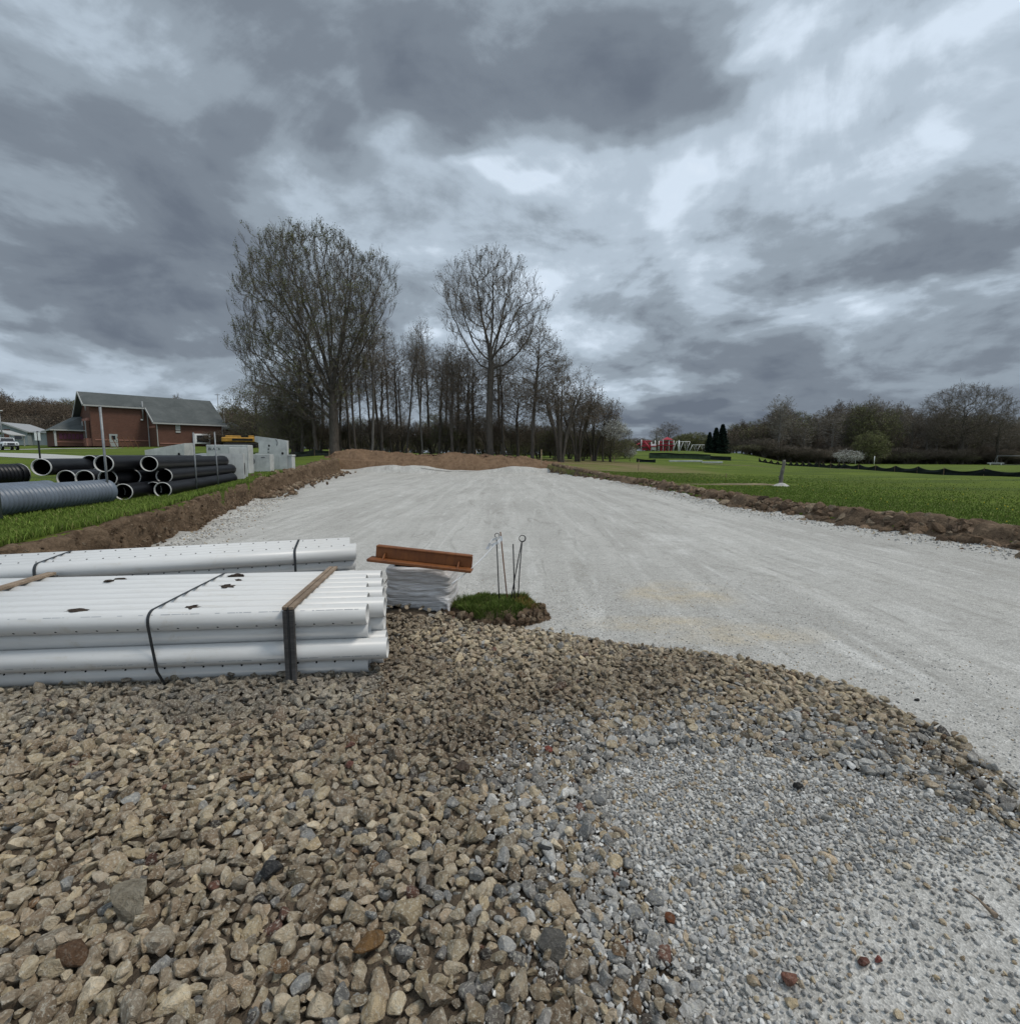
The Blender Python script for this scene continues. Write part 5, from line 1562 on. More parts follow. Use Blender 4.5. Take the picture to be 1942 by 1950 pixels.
# pale planks and patches near the far fence
for px, D, w, lab in ((1305, 78, 5.0, 'long pale slab lying in the grass below the playground hill'), (1355, 78, 3.2, 'short pale slab right of another below the playground hill')):
    x, y, z = place(px, D); o = MB().box((0, 0, .12), (w, .5, .25), bev=.03).build('pale_slab', M['concrete']); o.location = (x, y, z); tag(o, lab, 'slab')
strip_on_ground('path', [place(1340, 72)[:2], place(1480, 66)[:2], place(1620, 62)[:2]], 1.3, M['batten'], 'narrow pale straw strip across the far lawn', lift=.05)
strip_on_ground('bare_strip', [place(1262, 27)[:2], place(1340, 26.5)[:2], place(1470, 26.6)[:2]], 1.9, M['lathmud'] if 'lathmud' in M else M.setdefault('lathmud', simple('dry_straw_soil', (.19, .155, .095), .95, .1, 0, .45, 1.5)), 'pale dry strip of bare soil leading to the tree stump', lift=.015)

# ------------------------------------------------------------------ playground
PG = 126
x, y, z = place(1258, PG)
root = empty('play_structure', (x, y, z)); tag(root, 'red climbing structure with white posts and a small red roof on the hill', 'playground')
def X(px): return (px - 1258) / F * PG
def Z(py): return (858 - py) / F * PG
for px, top in ((1221, 836), (1240, 841), (1247, 838), (1254, 839), (1262, 836), (1273, 838), (1282, 838)):
    MB().tube([(X(px), 0, 0), (X(px), 0, Z(top))], .085, 8).build('post', M['white'], root)
for px0, px1, y0, y1, dy in ((1222, 1240, 838, 840.5, .3), (1222, 1246, 846, 848.5, .5), (1223, 1233, 852, 856.5, .2), (1236, 1240, 850, 857, .3), (1255, 1283, 839, 842.5, .6), (1256, 1272, 844, 849, .9), (1258, 1268, 850, 857, .5), (1224, 1236, 841, 845, .6), (1273, 1282, 848, 851, .4)):
    MB().box(((X(px0) + X(px1)) / 2, dy, (Z(y0) + Z(y1)) / 2), (X(px1) - X(px0), .25, Z(y0) - Z(y1)), bev=.05).build('panel', M['red'], root)
MB().box((X(1235), .8, Z(849)), (X(1250) - X(1222), 2.4, .2)).box((X(1268), .8, Z(847)), (X(1283) - X(1254), 2.4, .2)).build('deck', M['red'], root)
c = X(1271); q = 1.2
MB().add([(c - q, -.4, Z(836.5)), (c + q, -.4, Z(836.5)), (c + q, 2, Z(836.5)), (c - q, 2, Z(836.5)), (c, .8, Z(831))], [(0,1,4),(1,2,4),(2,3,4),(3,0,4),(3,2,1,0)]).build('roof', M['red'], root)
for i in range(4): MB().bar((X(1258 + i * 6), -.3, 0), (X(1262 + i * 6), .2, Z(847)), .14).build('climber_bar', M['red'], root)
MB().tube([(X(1226), -.2, Z(840)), (X(1231), -.6, Z(847)), (X(1236), -.9, Z(855))], .2, 8).build('slide', M['red'], root)
MB().tube([(X(1208), .3, Z(857)), (X(1213), .3, Z(846)), (X(1219), .3, Z(843))], .16, 8).tube([(X(1197), .3, Z(857)), (X(1206), .3, Z(848)), (X(1212), .3, Z(857))], .14, 8).build('climbing_arch', M['red'], root)
MB().box((X(1245), .2, Z(850)), (1.0, .2, 1.4), bev=.05).build('white_panel', M['white'], root)
for px0, lab in ((1287, 'white swing frame close to the red climbing structure'), (1318, 'low white swing frame left of the three spruces')):
    x, y, z = place(px0, PG + 2); root = empty('swing_set', (x, y, z)); tag(root, lab, 'swing')
    n = 3; st = 1.7 if px0 == 1287 else 1.9; h = 2.3 if px0 == 1287 else 1.55
    for i in range(n):
        MB().tube([(i * st - 1.0, -.8, 0), (i * st, 0, h), (i * st + 1.0, .8, 0)], .05, 8).build('frame_leg', M['white'], root)
    MB().tube([(0, 0, h), ((n - 1) * st, 0, h)], .06, 8).build('top_bar', M['white'], root)
    for i in range(n - 1):
        MB().tube([(i * st + .6, 0, h), (i * st + .6, 0, .5), (i * st + 1.0, 0, .5), (i * st + 1.0, 0, h)], .025, 5).build('swing_seat', M['white'], root)
x, y, z = place(1292, 122); root = empty('white_column', (x, y, z)); tag(root, 'single thick white column between the play structure and the swings', 'column')
MB().tube([(0, 0, 0), (0, 0, 2.6)], .14, 10).build('shaft', M['white'], root); MB().tube([(0, 0, 2.6), (0, 0, 2.7)], .19, 10).build('cap', M['white'], root)

# goal frame and bench far right
x, y, z = place(1930, 118); root = empty('goal_frame', (x, y, z), -.3); tag(root, 'white tube goal frame with a low bench at the far right', 'goal')
MB().tube([(-3.2, 0, 0), (-3.2, 0, 2.1), (3.2, 0, 2.1), (3.2, 0, 0)], .06, 8).build('frame', M['galv'], root)
MB().tube([(-3.2, 0, 2.1), (-3.2, 1.6, 0), (3.2, 1.6, 0), (3.2, 0, 2.1)], .04, 8).build('back_frame', M['galv'], root)
MB().box((-3.6, -.4, .45), (3.0, .5, .12)).box((-4.6, -.4, .2), (.1, .4, .4)).box((-2.6, -.4, .2), (.1, .4, .4)).build('bench', M['white'], root)
x, y, z = place(1626, 128)
for px, lab in ((1628, 'thin pale post at the wood edge right of the white bush'), (1664, 'taller thin pale post before the green trees')):
    x, y, z = place(px, 118); o = MB().tube([(0, 0, 0), (0, 0, 1.9)], .08, 8).build('field_post', M['white']); o.location = (x, y, z); tag(o, lab, 'post')
# ------------------------------------------------------------------ trees
def frusta(A, B, ra, rb, n):
    """n sided frusta for arrays of segments"""
    t = B - A; t = t / np.maximum(np.linalg.norm(t, axis=1, keepdims=True), 1e-9)
    ref = np.where(np.abs(t[:, 2:3]) > .9, np.array([[1., 0, 0]]), np.array([[0, 0, 1.]]))
    u = np.cross(t, ref); u /= np.linalg.norm(u, axis=1, keepdims=True); w = np.cross(t, u)
    a = np.arange(n) * 2 * np.pi / n
    ring = u[:, None] * np.cos(a)[None, :, None] + w[:, None] * np.sin(a)[None, :, None]
    V = np.concatenate([A[:, None] + ring * ra[:, None, None], B[:, None] + ring * rb[:, None, None]], 1)
    m = len(A); k = np.arange(m)[:, None, None] * 2 * n
    i = np.arange(n); j = (i + 1) % n
    q = np.stack([i, j, n + j, n + i], 1)[None]
    return V.reshape(-1, 3), (k + q).reshape(-1, 4)

def grow(seed, trunk, pts, bf=.45, step=.6, r_base=.35, r_tip=.012, desc=.8, jit=.07, cont=.45, low=0, limbs=()):
    rng = np.random.default_rng(seed)
    pos = np.zeros((40000, 3)); par = -np.ones(40000, int); path = np.zeros(40000); ok = np.zeros(40000, bool)
    dirs = np.zeros((40000, 3))
    n = 0; trunk = np.array(trunk, float)
    for k in range(len(trunk) - 1):
        L = np.linalg.norm(trunk[k+1] - trunk[k]); m = max(1, int(L / step))
        for i in range(m if k < len(trunk) - 2 else m + 1):
            p = trunk[k] + (trunk[k+1] - trunk[k]) * i / m
            pos[n] = p + (rng.normal(0, jit * .35, 3) * np.array([1, 1, 0]) if n else 0); par[n] = n - 1
            path[n] = path[n-1] + np.linalg.norm(pos[n] - pos[n-1]) if n else 0
            dirs[n] = (trunk[k+1] - trunk[k]) / L; ok[n] = p[2] >= low; n += 1
    nt = n
    for lb in limbs:        # main limbs: smooth curves leaving the trunk
        lb = np.array(lb, float); j = int(np.argmin(np.abs(pos[:nt, 2] - lb[0][2]) )); P_ = [pos[j]] + list(lb[1:])
        # Catmull style resample
        K = np.array(P_); sN = np.concatenate([[0], np.cumsum(np.linalg.norm(np.diff(K, axis=0), axis=1))]); m = max(2, int(sN[-1] / step))
        tq = np.linspace(0, sN[-1], m + 1)
        C = np.stack([np.interp(tq, sN, K[:, c]) for c in range(3)], 1)
        for _ in range(6): C[1:-1] = .5 * C[1:-1] + .25 * (C[:-2] + C[2:])
        prev = j
        for i in range(1, m + 1):
            x = C[i] + rng.normal(0, jit * .6, 3); pos[n] = x; par[n] = prev; dv = x - pos[prev]; l = np.linalg.norm(dv) + 1e-9
            dirs[n] = dv / l; path[n] = path[prev] + l; ok[n] = True; prev = n; n += 1
    top = trunk[-1]
    order = np.argsort(np.linalg.norm(pts - top, axis=1) + rng.normal(0, .3, len(pts)))
    for q in order:
        p = pts[q]
        if n > 39000: break
        df = p - pos[:n]; d = np.linalg.norm(df, axis=1) + 1e-6
        upr = df[:, 2] / d
        al = (df * dirs[:n]).sum(1) / d
        c = d * (1 + desc * np.clip(.35 - upr, 0, 2) + .6 * np.clip(.7 - al, 0, 2)) + bf * path[:n]
        c[~ok[:n]] = 1e9
        j = int(np.argmin(c)); L = d[j]
        if L < .12: continue
        m = max(1, int(math.ceil(L / step))); a = pos[j].copy()
        ctl = a + dirs[j] * L * cont
        prev = j
        for i in range(1, m + 1):
            t = i / m
            x = (1-t)**2 * a + 2*t*(1-t) * ctl + t*t * p
            if i < m: x = x + rng.normal(0, jit, 3) * min(1, L)
            pos[n] = x; par[n] = prev; dv = x - pos[prev]; l = np.linalg.norm(dv) + 1e-9
            dirs[n] = dv / l; path[n] = path[prev] + l; ok[n] = True; prev = n; n += 1
    pos, par, dirs = pos[:n], par[:n], dirs[:n]
    cnt = np.zeros(n); nch = np.zeros(n, int)
    for i in range(n - 1, 0, -1):
        if nch[i] == 0: cnt[i] = 1
        cnt[par[i]] += cnt[i]; nch[par[i]] += 1
    pw = math.log(max(cnt[0], 2)) / math.log(r_base / r_tip)
    r = r_tip * np.maximum(cnt, 1) ** (1 / pw)
    zb = pos[:, 2]; r = r * (1 + .45 * np.exp(-zb / .5) * (r > r_base * .6))
    return pos, par, dirs, r, nch

def twigs(rng, base, d, L, up=.2, spread=.75):
    v = d * .65 + rng.normal(0, spread * .6, d.shape); v[:, 2] += up
    v /= np.linalg.norm(v, axis=1, keepdims=True)
    return base, base + v * L[:, None], v

def make_tree(name, g, mats, thr=.035, tw=5, tl=(.5, 1.1), sub=3, tr=.009, leaf=0, lsize=.10, ntwnode=.35, seed=0, up=.2, leafmat=None, spread=.75, clump=0):
    """returns (trunk mesh, crown mesh)"""
    pos, par, dirs, r, nch = g; rng = np.random.default_rng(seed + 99)
    i = np.arange(1, len(pos)); A = pos[par[i]]; B = pos[i]
    rb = r[i]; ra = np.minimum(r[par[i]], rb * 1.12)
    big = rb > thr
    Vs, Fs = [], []; off = 0
    for lo, hi, n in ((.16, 9, 10), (.07, .16, 7), (thr, .07, 5)):
        m = (rb > lo) & (rb <= hi) & big
        if m.any():
            v, f = frusta(A[m], B[m] + (B[m]-A[m]) * .06, ra[m], rb[m], n); Vs.append(v); Fs.append(f + off); off += len(v)
    V1, F1 = np.concatenate(Vs), np.concatenate(Fs)
    m = ~big
    Vs, Fs = [], []; off = 0
    if m.any():
        v, f = frusta(A[m], B[m], np.maximum(ra[m], tr), np.maximum(rb[m], tr), 4); Vs.append(v); Fs.append(f); off += len(v)
    tips = np.where((nch[i] == 0))[0] + 1
    thin = np.where((r < thr * 1.2) & (nch > 0) & (rng.random(len(r)) < ntwnode))[0]
    thin = thin[thin > 0]
    s = np.concatenate([np.repeat(tips, tw), np.repeat(thin, 2)])
    b0, e0, d0 = twigs(rng, pos[s], dirs[s], rng.uniform(tl[0], tl[1], len(s)), up, spread)
    v, f = frusta(b0, e0, np.full(len(s), tr), np.full(len(s), tr * .6), 3); Vs.append(v); Fs.append(f + off); off += len(v)
    ends = [e0]
    if sub:
        k = np.repeat(np.arange(len(s)), sub); t = rng.uniform(.2, .95, len(k))[:, None]
        b1, e1, d1 = twigs(rng, b0[k] + (e0[k] - b0[k]) * t, d0[k], rng.uniform(tl[0], tl[1], len(k)) * .5, up * .8, spread)
        v, f = frusta(b1, e1, np.full(len(k), tr * .75), np.full(len(k), tr * .4), 3); Vs.append(v); Fs.append(f + off); off += len(v)
        ends.append(e1)
    nt = sum(len(f) for f in Fs)
    if leaf:
        E = np.concatenate(ends)
        if clump: E = E[vnoise(E * .55, 13) + .5 * vnoise(E * 1.6, 14) > -clump * rng.random(len(E)) + .05]
        k = rng.integers(0, len(E), leaf)
        c = E[k] + rng.normal(0, lsize * 1.2, (leaf, 3))
        u = rng.normal(size=(leaf, 3)); u /= np.linalg.norm(u, axis=1, keepdims=True)
        w = np.cross(u, rng.normal(size=(leaf, 3))); w /= np.linalg.norm(w, axis=1, keepdims=True)
        sz = lsize * rng.uniform(.5, 1.2, leaf)[:, None]
        v = np.stack([c - u * sz, c + w * sz * .45, c + u * sz, c - w * sz * .45], 1).reshape(-1, 3)
        Vs.append(v); Fs.append(np.arange(leaf * 4).reshape(-1, 4) + off)
    V2 = np.concatenate(Vs); F2 = np.concatenate(Fs)
    mi = np.zeros(len(F2), int); mi[nt:] = 1
    o1 = mesh_np(name + '_t', V1, F1, mats[0]); o2 = mesh_np(name + '_c', V2, F2, [mats[1], leafmat or M['bud']], smooth=False, midx=mi)
    me = (o1.data, o2.data); bpy.data.objects.remove(o1); bpy.data.objects.remove(o2)
    return me

def ell(rng, n, c, r, bias=2.4, zmin=None):
    d = rng.normal(size=(n, 3)); d /= np.linalg.norm(d, axis=1, keepdims=True)
    p = np.array(c) + d * (rng.random(n) ** (1 / bias))[:, None] * np.array(r)
    return p[p[:, 2] > zmin] if zmin is not None else p

def put_tree(name, meshes, loc, rz, sc, label, group=None, cat='tree'):
    root = empty(name, loc, rz); root.scale = sc if isinstance(sc, tuple) else (sc, sc, sc)
    tag(root, label, cat, group)
    link('trunk', meshes[0], root); link('crown', meshes[1], root)
    return root

R_ = np.random.default_rng
# big left tree (55 m away, 25 m tall), forks low into many rising limbs
def PXT(px, py, D=55., base=637, z0=1.9):
    return ((px - base) / F * D, (868 - py) / F * D + CAM_H - z0)
r = R_(1)
def envelope_pts(r, n, outline, D, base, z0, bias=1.6, depth=.8):  # noqa
    """points inside the solid of revolution-like crown whose front outline is given in photo pixels"""
    o_ = np.array([PXT(a, b, D, base, z0) for a, b in outline]); out = []
    x0, x1, z0_, z1 = o_[:, 0].min(), o_[:, 0].max(), o_[:, 1].min(), o_[:, 1].max()
    while len(out) < n:
        x = r.uniform(x0, x1, 400); z = r.uniform(z0_, z1, 400)
        m = inside(o_, x, z); x, z = x[m], z[m]
        dd = -sdist(o_, x, z)
        hw = np.minimum(np.maximum(dd, .1) * 1.6, (x1 - x0) * .5 * depth)
        keep = r.random(len(x)) < np.clip(1.15 - dd / 9.0, .35, 1)
        keep &= (vnoise(np.stack([x * .42, z * .42, x * 0 + 3.3], 1), 77) > -.22) | (dd > 2.6)
        for a, c, h in zip(x[keep], z[keep], hw[keep]):
            s = 1 if r.random() < .5 else -1
            yq = s * h * r.random() ** .6; kq = (D + yq) / D; out.append((a * kq, yq, (c + z0 - CAM_H) * kq + CAM_H - z0))
    return np.array(out[:n])
def inset(o_, k, cx, cy): return [(cx + (a - cx) * k, cy + (b - cy) * k) for a, b in o_]
outA = [(600, 800), (545, 775), (480, 725), (447, 680), (446, 610), (456, 520), (486, 470), (520, 440), (560, 432), (610, 428), (660, 442), (700, 470), (742, 488), (772, 525), (765, 565), (735, 620), (705, 690), (680, 760), (650, 800)]
def limb_cloud(r, limbs, n, sig, outline, D, base, zb):
    out = []; poly = np.array([PXT(a, b, D, base, zb) for a, b in outline])
    while len(out) < n:
        lb = np.array(limbs[r.integers(0, len(limbs))], float); s_ = np.concatenate([[0], np.cumsum(np.linalg.norm(np.diff(lb, axis=0), axis=1))])
        t_ = s_[-1] * (.38 + .66 * r.random() ** .7); k = min(np.searchsorted(s_, t_) - 1, len(lb) - 2); k = max(k, 0)
        p = lb[k] + (lb[k + 1] - lb[k]) * (t_ - s_[k]) / (s_[k + 1] - s_[k])
        q = p + r.normal(0, sig, 3) * np.array([1, 1, .9]) + np.array([0, 0, .3])
        kp = D / (D + q[1])
        if sdist(poly, q[:1] * kp, (q[2:3] + zb - CAM_H) * kp + CAM_H - zb)[0] < -.15 - .5 * r.random(): out.append(q)
    return np.array(out)
def limb_px(r, z0, path, D, base, zb, dep):
    out = [(0, 0, z0)]; n_ = len(path)
    for k, (a, b) in enumerate(path):
        x, z = PXT(base + (a - base) * .89, 868 - (868 - b) * .925 + 6, D, base, zb); yq = .75 * dep * ((k + 1) / n_) ** 1.2; kq = (D + yq) / D; out.append((x * kq, yq, (z + zb - CAM_H) * kq + CAM_H - zb))
    return out
PE = envelope_pts(r, 900, [(a, b + 12) for a, b in inset(outA, .925, 665, 680)], 55, 637, 1.9)
limbA = []
for k, (z0, path, dep) in enumerate([
  (4.6, [(590, 715), (520, 665), (462, 650)], 1.5), (5.6, [(585, 690), (520, 620), (468, 590)], -2), (6.2, [(598, 650), (530, 570), (475, 530)], 2.5), (6.8, [(600, 640), (540, 530), (492, 478)], -1.5),
  (7.4, [(612, 630), (560, 510), (528, 440)], 3), (8.0, [(622, 620), (585, 500), (560, 436)], -3), (8.6, [(632, 600), (612, 500), (605, 432)], 1), (8.2, [(645, 610), (640, 500), (636, 440)], -2),
  (7.6, [(655, 630), (668, 530), (670, 448)], 2.5), (7.0, [(662, 640), (690, 540), (702, 476)], -2.5), (6.2, [(665, 670), (715, 570), (745, 492)], 1.5), (5.4, [(672, 690), (735, 600), (772, 540)], -1),
  (4.8, [(665, 720), (705, 650), (738, 600)], 2.5), (5.0, [(600, 730), (560, 640), (540, 590)], 5.5), (6.0, [(640, 680), (650, 580), (660, 520)], 6), (5.6, [(620, 690), (600, 590), (580, 520)], -6), (6.6, [(655, 680), (690, 600), (700, 560)], -5.5), (4.0, [(600, 745), (545, 720), (500, 705)], -3)]):
    limbA.append(limb_px(r, z0, path, 55, 637, 1.9, dep))
pts = np.concatenate([PE, limb_cloud(r, limbA, 1400, 1.25, [(a, b + 6) for a, b in inset(outA, .97, 650, 680)], 55, 637, 1.9)])
g = grow(2, [(0, 0, -.3), (.05, 0, 3.0), (0, .1, 5.6), (-.1, 0, 8.8)], pts, bf=.16, step=.7, r_base=.48, r_tip=.015, desc=1.6, low=4.2, jit=.05, cont=.5, limbs=limbA)
tA = make_tree('tA', g, (M['bark'], M['twig']), thr=.04, tw=5, tl=(.5, 1.2), sub=3, tr=.0115, leaf=26000, lsize=.09, seed=3, up=.75, leafmat=M['leafolive'], spread=.45, clump=.45)
def tpos(px, D): x, y, z = place(px, D); return (x, y, z - .15)
put_tree('tall_tree', tA, tpos(637, 55), 0, 1.0, 'largest tree, broad rounded crown of young olive leaves on a thick trunk')

# tall central tree
outB = [(905, 740), (885, 690), (845, 620), (834, 570), (842, 525), (875, 500), (905, 488), (940, 478), (985, 490), (1012, 520), (1028, 550), (1056, 575), (1042, 625), (1008, 665), (975, 700), (945, 740)]
r = R_(11); PE = envelope_pts(r, 220, [(a, b + 8) for a, b in inset(outB, .92, 940, 660)], 55, 935, 1.2)
limbB = [limb_px(r, z0, path, 55, 935, 1.2, dep) for z0, path, dep in [
  (9.6, [(915, 690), (882, 630), (858, 585), (842, 545)], 1), (10.6, [(905, 650), (885, 600), (872, 530)], -2), (11.6, [(925, 620), (912, 560), (905, 500)], 1.5), (12.4, [(940, 590), (940, 530), (942, 484)], -1),
  (11.2, [(952, 610), (968, 540), (980, 496)], 2), (10.4, [(960, 640), (990, 570), (1012, 530)], -2), (9.4, [(965, 680), (1005, 640), (1030, 590), (1050, 580)], 1), (8.8, [(970, 700), (1010, 665), (1035, 630)], -1.5), (10.0, [(930, 640), (915, 580), (900, 540)], 4), (10.8, [(945, 640), (965, 590), (975, 560)], -4.5)]]
pts = np.concatenate([PE, limb_cloud(r, limbB, 560, 1.15, [(a, b + 4) for a, b in inset(outB, .97, 940, 660)], 55, 935, 1.2)])
g = grow(4, [(0, 0, -.3), (-.2, 0, 4), (-.05, 0, 8), (.0, 0, 10.5), (.05, .1, 13)], pts, bf=.16, step=.7, r_base=.36, r_tip=.014, desc=1.6, low=8.8, jit=.06, cont=.5, limbs=limbB)
tB = make_tree('tB', g, (M['bark'], M['twig']), thr=.035, tw=4, tl=(.45, 1.3), sub=3, tr=.0105, leaf=4500, lsize=.085, seed=5, up=.6, leafmat=M['bud'], spread=.5, clump=.4)
put_tree('tall_tree', tB, tpos(935, 55), 0, 1.0, 'second tallest tree, open bare crown on a long clean trunk')

# right leaning fine tree
outC = [(985, 800), (970, 740), (975, 650), (1000, 612), (1030, 615), (1060, 650), (1085, 690), (1075, 740), (1050, 780), (1020, 800)]
r = R_(21); pts = envelope_pts(r, 420, inset(outC, .92, 1025, 710), 54, 1013, 1.1)
g = grow(6, [(0, 0, -.3), (.1, 0, 4), (.35, 0, 7.5), (.6, 0, 11), (.75, 0, 13)], pts, bf=.3, step=.6, r_base=.19, r_tip=.013, desc=1.1, low=3.6, jit=.07)
tC = make_tree('tC', g, (M['bark'], M['twig']), thr=.03, tw=4, tl=(.5, 1.0), sub=3, tr=.010, leaf=2500, lsize=.09, seed=7, up=.35)
put_tree('bare_tree', tC, tpos(1013, 54), 0, 1.0, 'slim bare tree right of the second tallest tree, leaning slightly right')

# generic kinds --------------------------------------------------------
KIND = {}
def slender(seed, H, lo, rad, n, lean=.4, mats=('bark', 'twig'), rb=.15, leaf=900, lm='bud', tr=.010, ls=.09):
    r = R_(seed); pts = np.concatenate([ell(r, n, (lean * .7, 0, H * .72), (rad, rad, H * .30), 2.2), ell(r, n // 4, (lean * .4, 0, H * lo + H * .1), (rad * .7, rad * .7, H * .16), 2)])
    g = grow(seed, [(0, 0, -.3), (lean * .3, .1, H * .3), (lean * .6, -.1, H * .6), (lean, 0, H * .88)], pts, bf=.25, step=.6, r_base=rb, r_tip=.012, desc=1.2, low=H * lo, jit=.07)
    return make_tree('s', g, (M[mats[0]], M[mats[1]]), thr=.028, tw=3, tl=(.5, 1.1), sub=3, tr=tr, leaf=leaf, lsize=ls, seed=seed, up=.4, leafmat=M[lm])
KIND['slim1'] = slender(31, 15, .45, 1.7, 150)
KIND['slim2'] = slender(32, 14, .35, 2.1, 180, -.6)
KIND['slim3'] = slender(33, 15.5, .5, 1.5, 130, .2, ('barkgrey', 'twiggrey'), leaf=600)
KIND['slim4'] = slender(34, 12, .3, 1.8, 150, .9)
# mid spreading tree
def spreading(seed, H, rx, lo, n, rb, bias=2.6, low=None, mats=('bark', 'twig'), leaf=3000, lm='bud', bf=.35, tr=.010, tw=4, ls=.09, flat=.5, tl=(.45, 1.0)):
    r = R_(seed); cz = H * (.5 + lo / 2); rz = H * (1 - lo) / 2
    pts = ell(r, n, (0, 0, cz), (rx, rx, rz), bias)
    g = grow(seed, [(0, 0, -.3), (.1, 0, H * lo * .9), (0, .1, H * .45), (.15, 0, H * .75)], pts, bf=bf, step=.6, r_base=rb, r_tip=.012, desc=1.0, low=H * (low if low is not None else lo * .8), jit=.07)
    return make_tree('m', g, (M[mats[0]], M[mats[1]]), thr=.028, tw=tw, tl=tl, sub=3, tr=tr, leaf=leaf, lsize=ls, seed=seed, up=.2, leafmat=M[lm])
KIND['mid1'] = spreading(41, 12.5, 3.8, .22, 420, .26)
KIND['mid2'] = spreading(42, 10, 3.0, .3, 260, .18)
KIND['low'] = spreading(43, 7.5, 4.0, .08, 520, .2, tw=5, leaf=7000, lm='leafolive')
KIND['green'] = spreading(44, 8, 3.6, .1, 420, .18, tw=5, leaf=16000, lm='leafgreen', ls=.13)
KIND['oak'] = spreading(45, 21, 9.5, .24, 900, .55, bias=3, tr=.022, tl=(.8, 1.7), leaf=2500, ls=.14)
KIND['blossom'] = spreading(46, 5, 2.3, .2, 160, .1, leaf=4200, lm='blossom', ls=.10)
# many stemmed tree
def multistem(seed, H, stems, rx, n, rb=.14, mats=('bark', 'twig'), leaf=1800, lm='bud', tr=.010, ls=.09):
    r = R_(seed); V1, F1, V2, F2, MI = [], [], [], [], []; o1 = o2 = 0
    for s in range(stems):
        a = s * 2 * np.pi / stems + r.normal(0, .3); rr_ = rx * r.uniform(.35, .8)
        tip = np.array([math.cos(a) * rr_, math.sin(a) * rr_, H * r.uniform(.7, .85)])
        pts = ell(r, n // stems, tip * np.array([1, 1, .92]), (rx * .42, rx * .42, H * .28), 2.2)
        g = grow(seed + s, [(.12 * math.cos(a), .12 * math.sin(a), -.3), tip * np.array([.3, .3, .4]), tip * np.array([.75, .75, .8]), tip], pts, bf=.25, step=.6, r_base=rb, r_tip=.011, desc=1.0, low=H * .28)
        m = make_tree('q', g, (M[mats[0]], M[mats[1]]), thr=.028, tw=4, tl=(.4, 1.0), sub=3, tr=tr, leaf=leaf // stems, lsize=ls, seed=seed + s, up=.35, leafmat=M[lm])
        for me, VV, FF in ((m[0], V1, F1), (m[1], V2, F2)):
            v = np.zeros(len(me.vertices) * 3, np.float32); me.vertices.foreach_get('co', v)
            f = np.zeros(len(me.loops), np.int32); me.loops.foreach_get('vertex_index', f)
            if me is m[0]: VV.append(v.reshape(-1, 3)); FF.append(f.reshape(-1, 4) + o1); o1 += len(v) // 3
            else:
                VV.append(v.reshape(-1, 3)); FF.append(f.reshape(-1, 4) + o2); o2 += len(v) // 3
                q = np.zeros(len(me.polygons), np.int32); me.polygons.foreach_get('material_index', q); MI.append(q)
    a = mesh_np('t', np.concatenate(V1), np.concatenate(F1), M[mats[0]]); b = mesh_np('c', np.concatenate(V2), np.concatenate(F2), [M[mats[1]], M[lm]], smooth=False, midx=np.concatenate(MI))
    me = (a.data, b.data); bpy.data.objects.remove(a); bpy.data.objects.remove(b); return me
KIND['multi'] = multistem(51, 10.5, 7, 4.2, 420)
KIND['multi2'] = multistem(52, 7.5, 6, 3.2, 300, .10, leaf=3500)
KIND['shrub'] = multistem(53, 3.2, 7, 2.0, 260, .04, leaf=2600, lm='leafolive', tr=.009)
KIND['thicket'] = multistem(54, 5.0, 8, 3.2, 420, .06, leaf=1500, tr=.010)
# far wood kinds: thicker twigs so that they read at 150 m
KIND['far1'] = slender(61, 19, .3, 3.2, 230, .5, ('bark', 'twigred'), .2, 3500, 'bud', .022, .16)
KIND['far2'] = slender(62, 18, .25, 3.6, 260, -.5, ('bark', 'twig'), .2, 3000, 'bud', .022, .16)
KIND['far3'] = slender(63, 19, .35, 2.6, 170, .3, ('barkgrey', 'twiggrey'), .2, 800, 'bud', .020, .15)
KIND['far4'] = spreading(64, 17, 5.2, .15, 520, .3, tr=.02, leaf=6000, lm='leafgreen', ls=.20, tl=(.6, 1.4))
KIND['far5'] = spreading(65, 15, 4.6, .15, 420, .25, tr=.024, leaf=5000, ls=.18, tl=(.6, 1.4), mats=('bark', 'twigred'))

def spruce(seed, H, R):
    r = R_(seed); A, B, T = [], [], []
    lv = 46
    for i in range(lv):
        z = H * (.05 + .93 * i / lv); L = R * (1 - i / lv) ** .85 + .12
        for k in range(15):
            a = r.uniform(0, 2 * np.pi); l = L * r.uniform(.75, 1.12)
            p0 = np.array([0, 0, z]); d = np.array([math.cos(a), math.sin(a), -.18 + .1 * i / lv])
            for s in range(14):
                t = r.uniform(.12, 1); c = p0 + d * l * t + np.array([0, 0, .10 * l * t * t])
                side = np.array([-d[1], d[0], 0]) * r.choice([-1, 1]); e = c + (side * .6 + d * .6 + np.array([0, 0, -.25])) * r.uniform(.15, .42) * (1.2 - t * .5)
                A.append(c); B.append(e)
    A, B = np.array(A), np.array(B)
    n = len(A); w = np.cross(B - A, r.normal(size=(n, 3))); w /= np.linalg.norm(w, axis=1, keepdims=True); w *= .075
    v = np.stack([A - w, A + w, B + w * .4, B - w * .4], 1).reshape(-1, 3)
    tr_ = MB().tube([(0, 0, -.2), (0, 0, H * .5), (0, 0, H)], [.16, .09, .01], 8).build('t', M['bark'])
    cr = mesh_np('c', v, np.arange(n * 4).reshape(-1, 4), M['needle'], smooth=False)
    me = (tr_.data, cr.data); bpy.data.objects.remove(tr_); bpy.data.objects.remove(cr); return me
KIND['spruce'] = spruce(71, 7.0, 1.75)

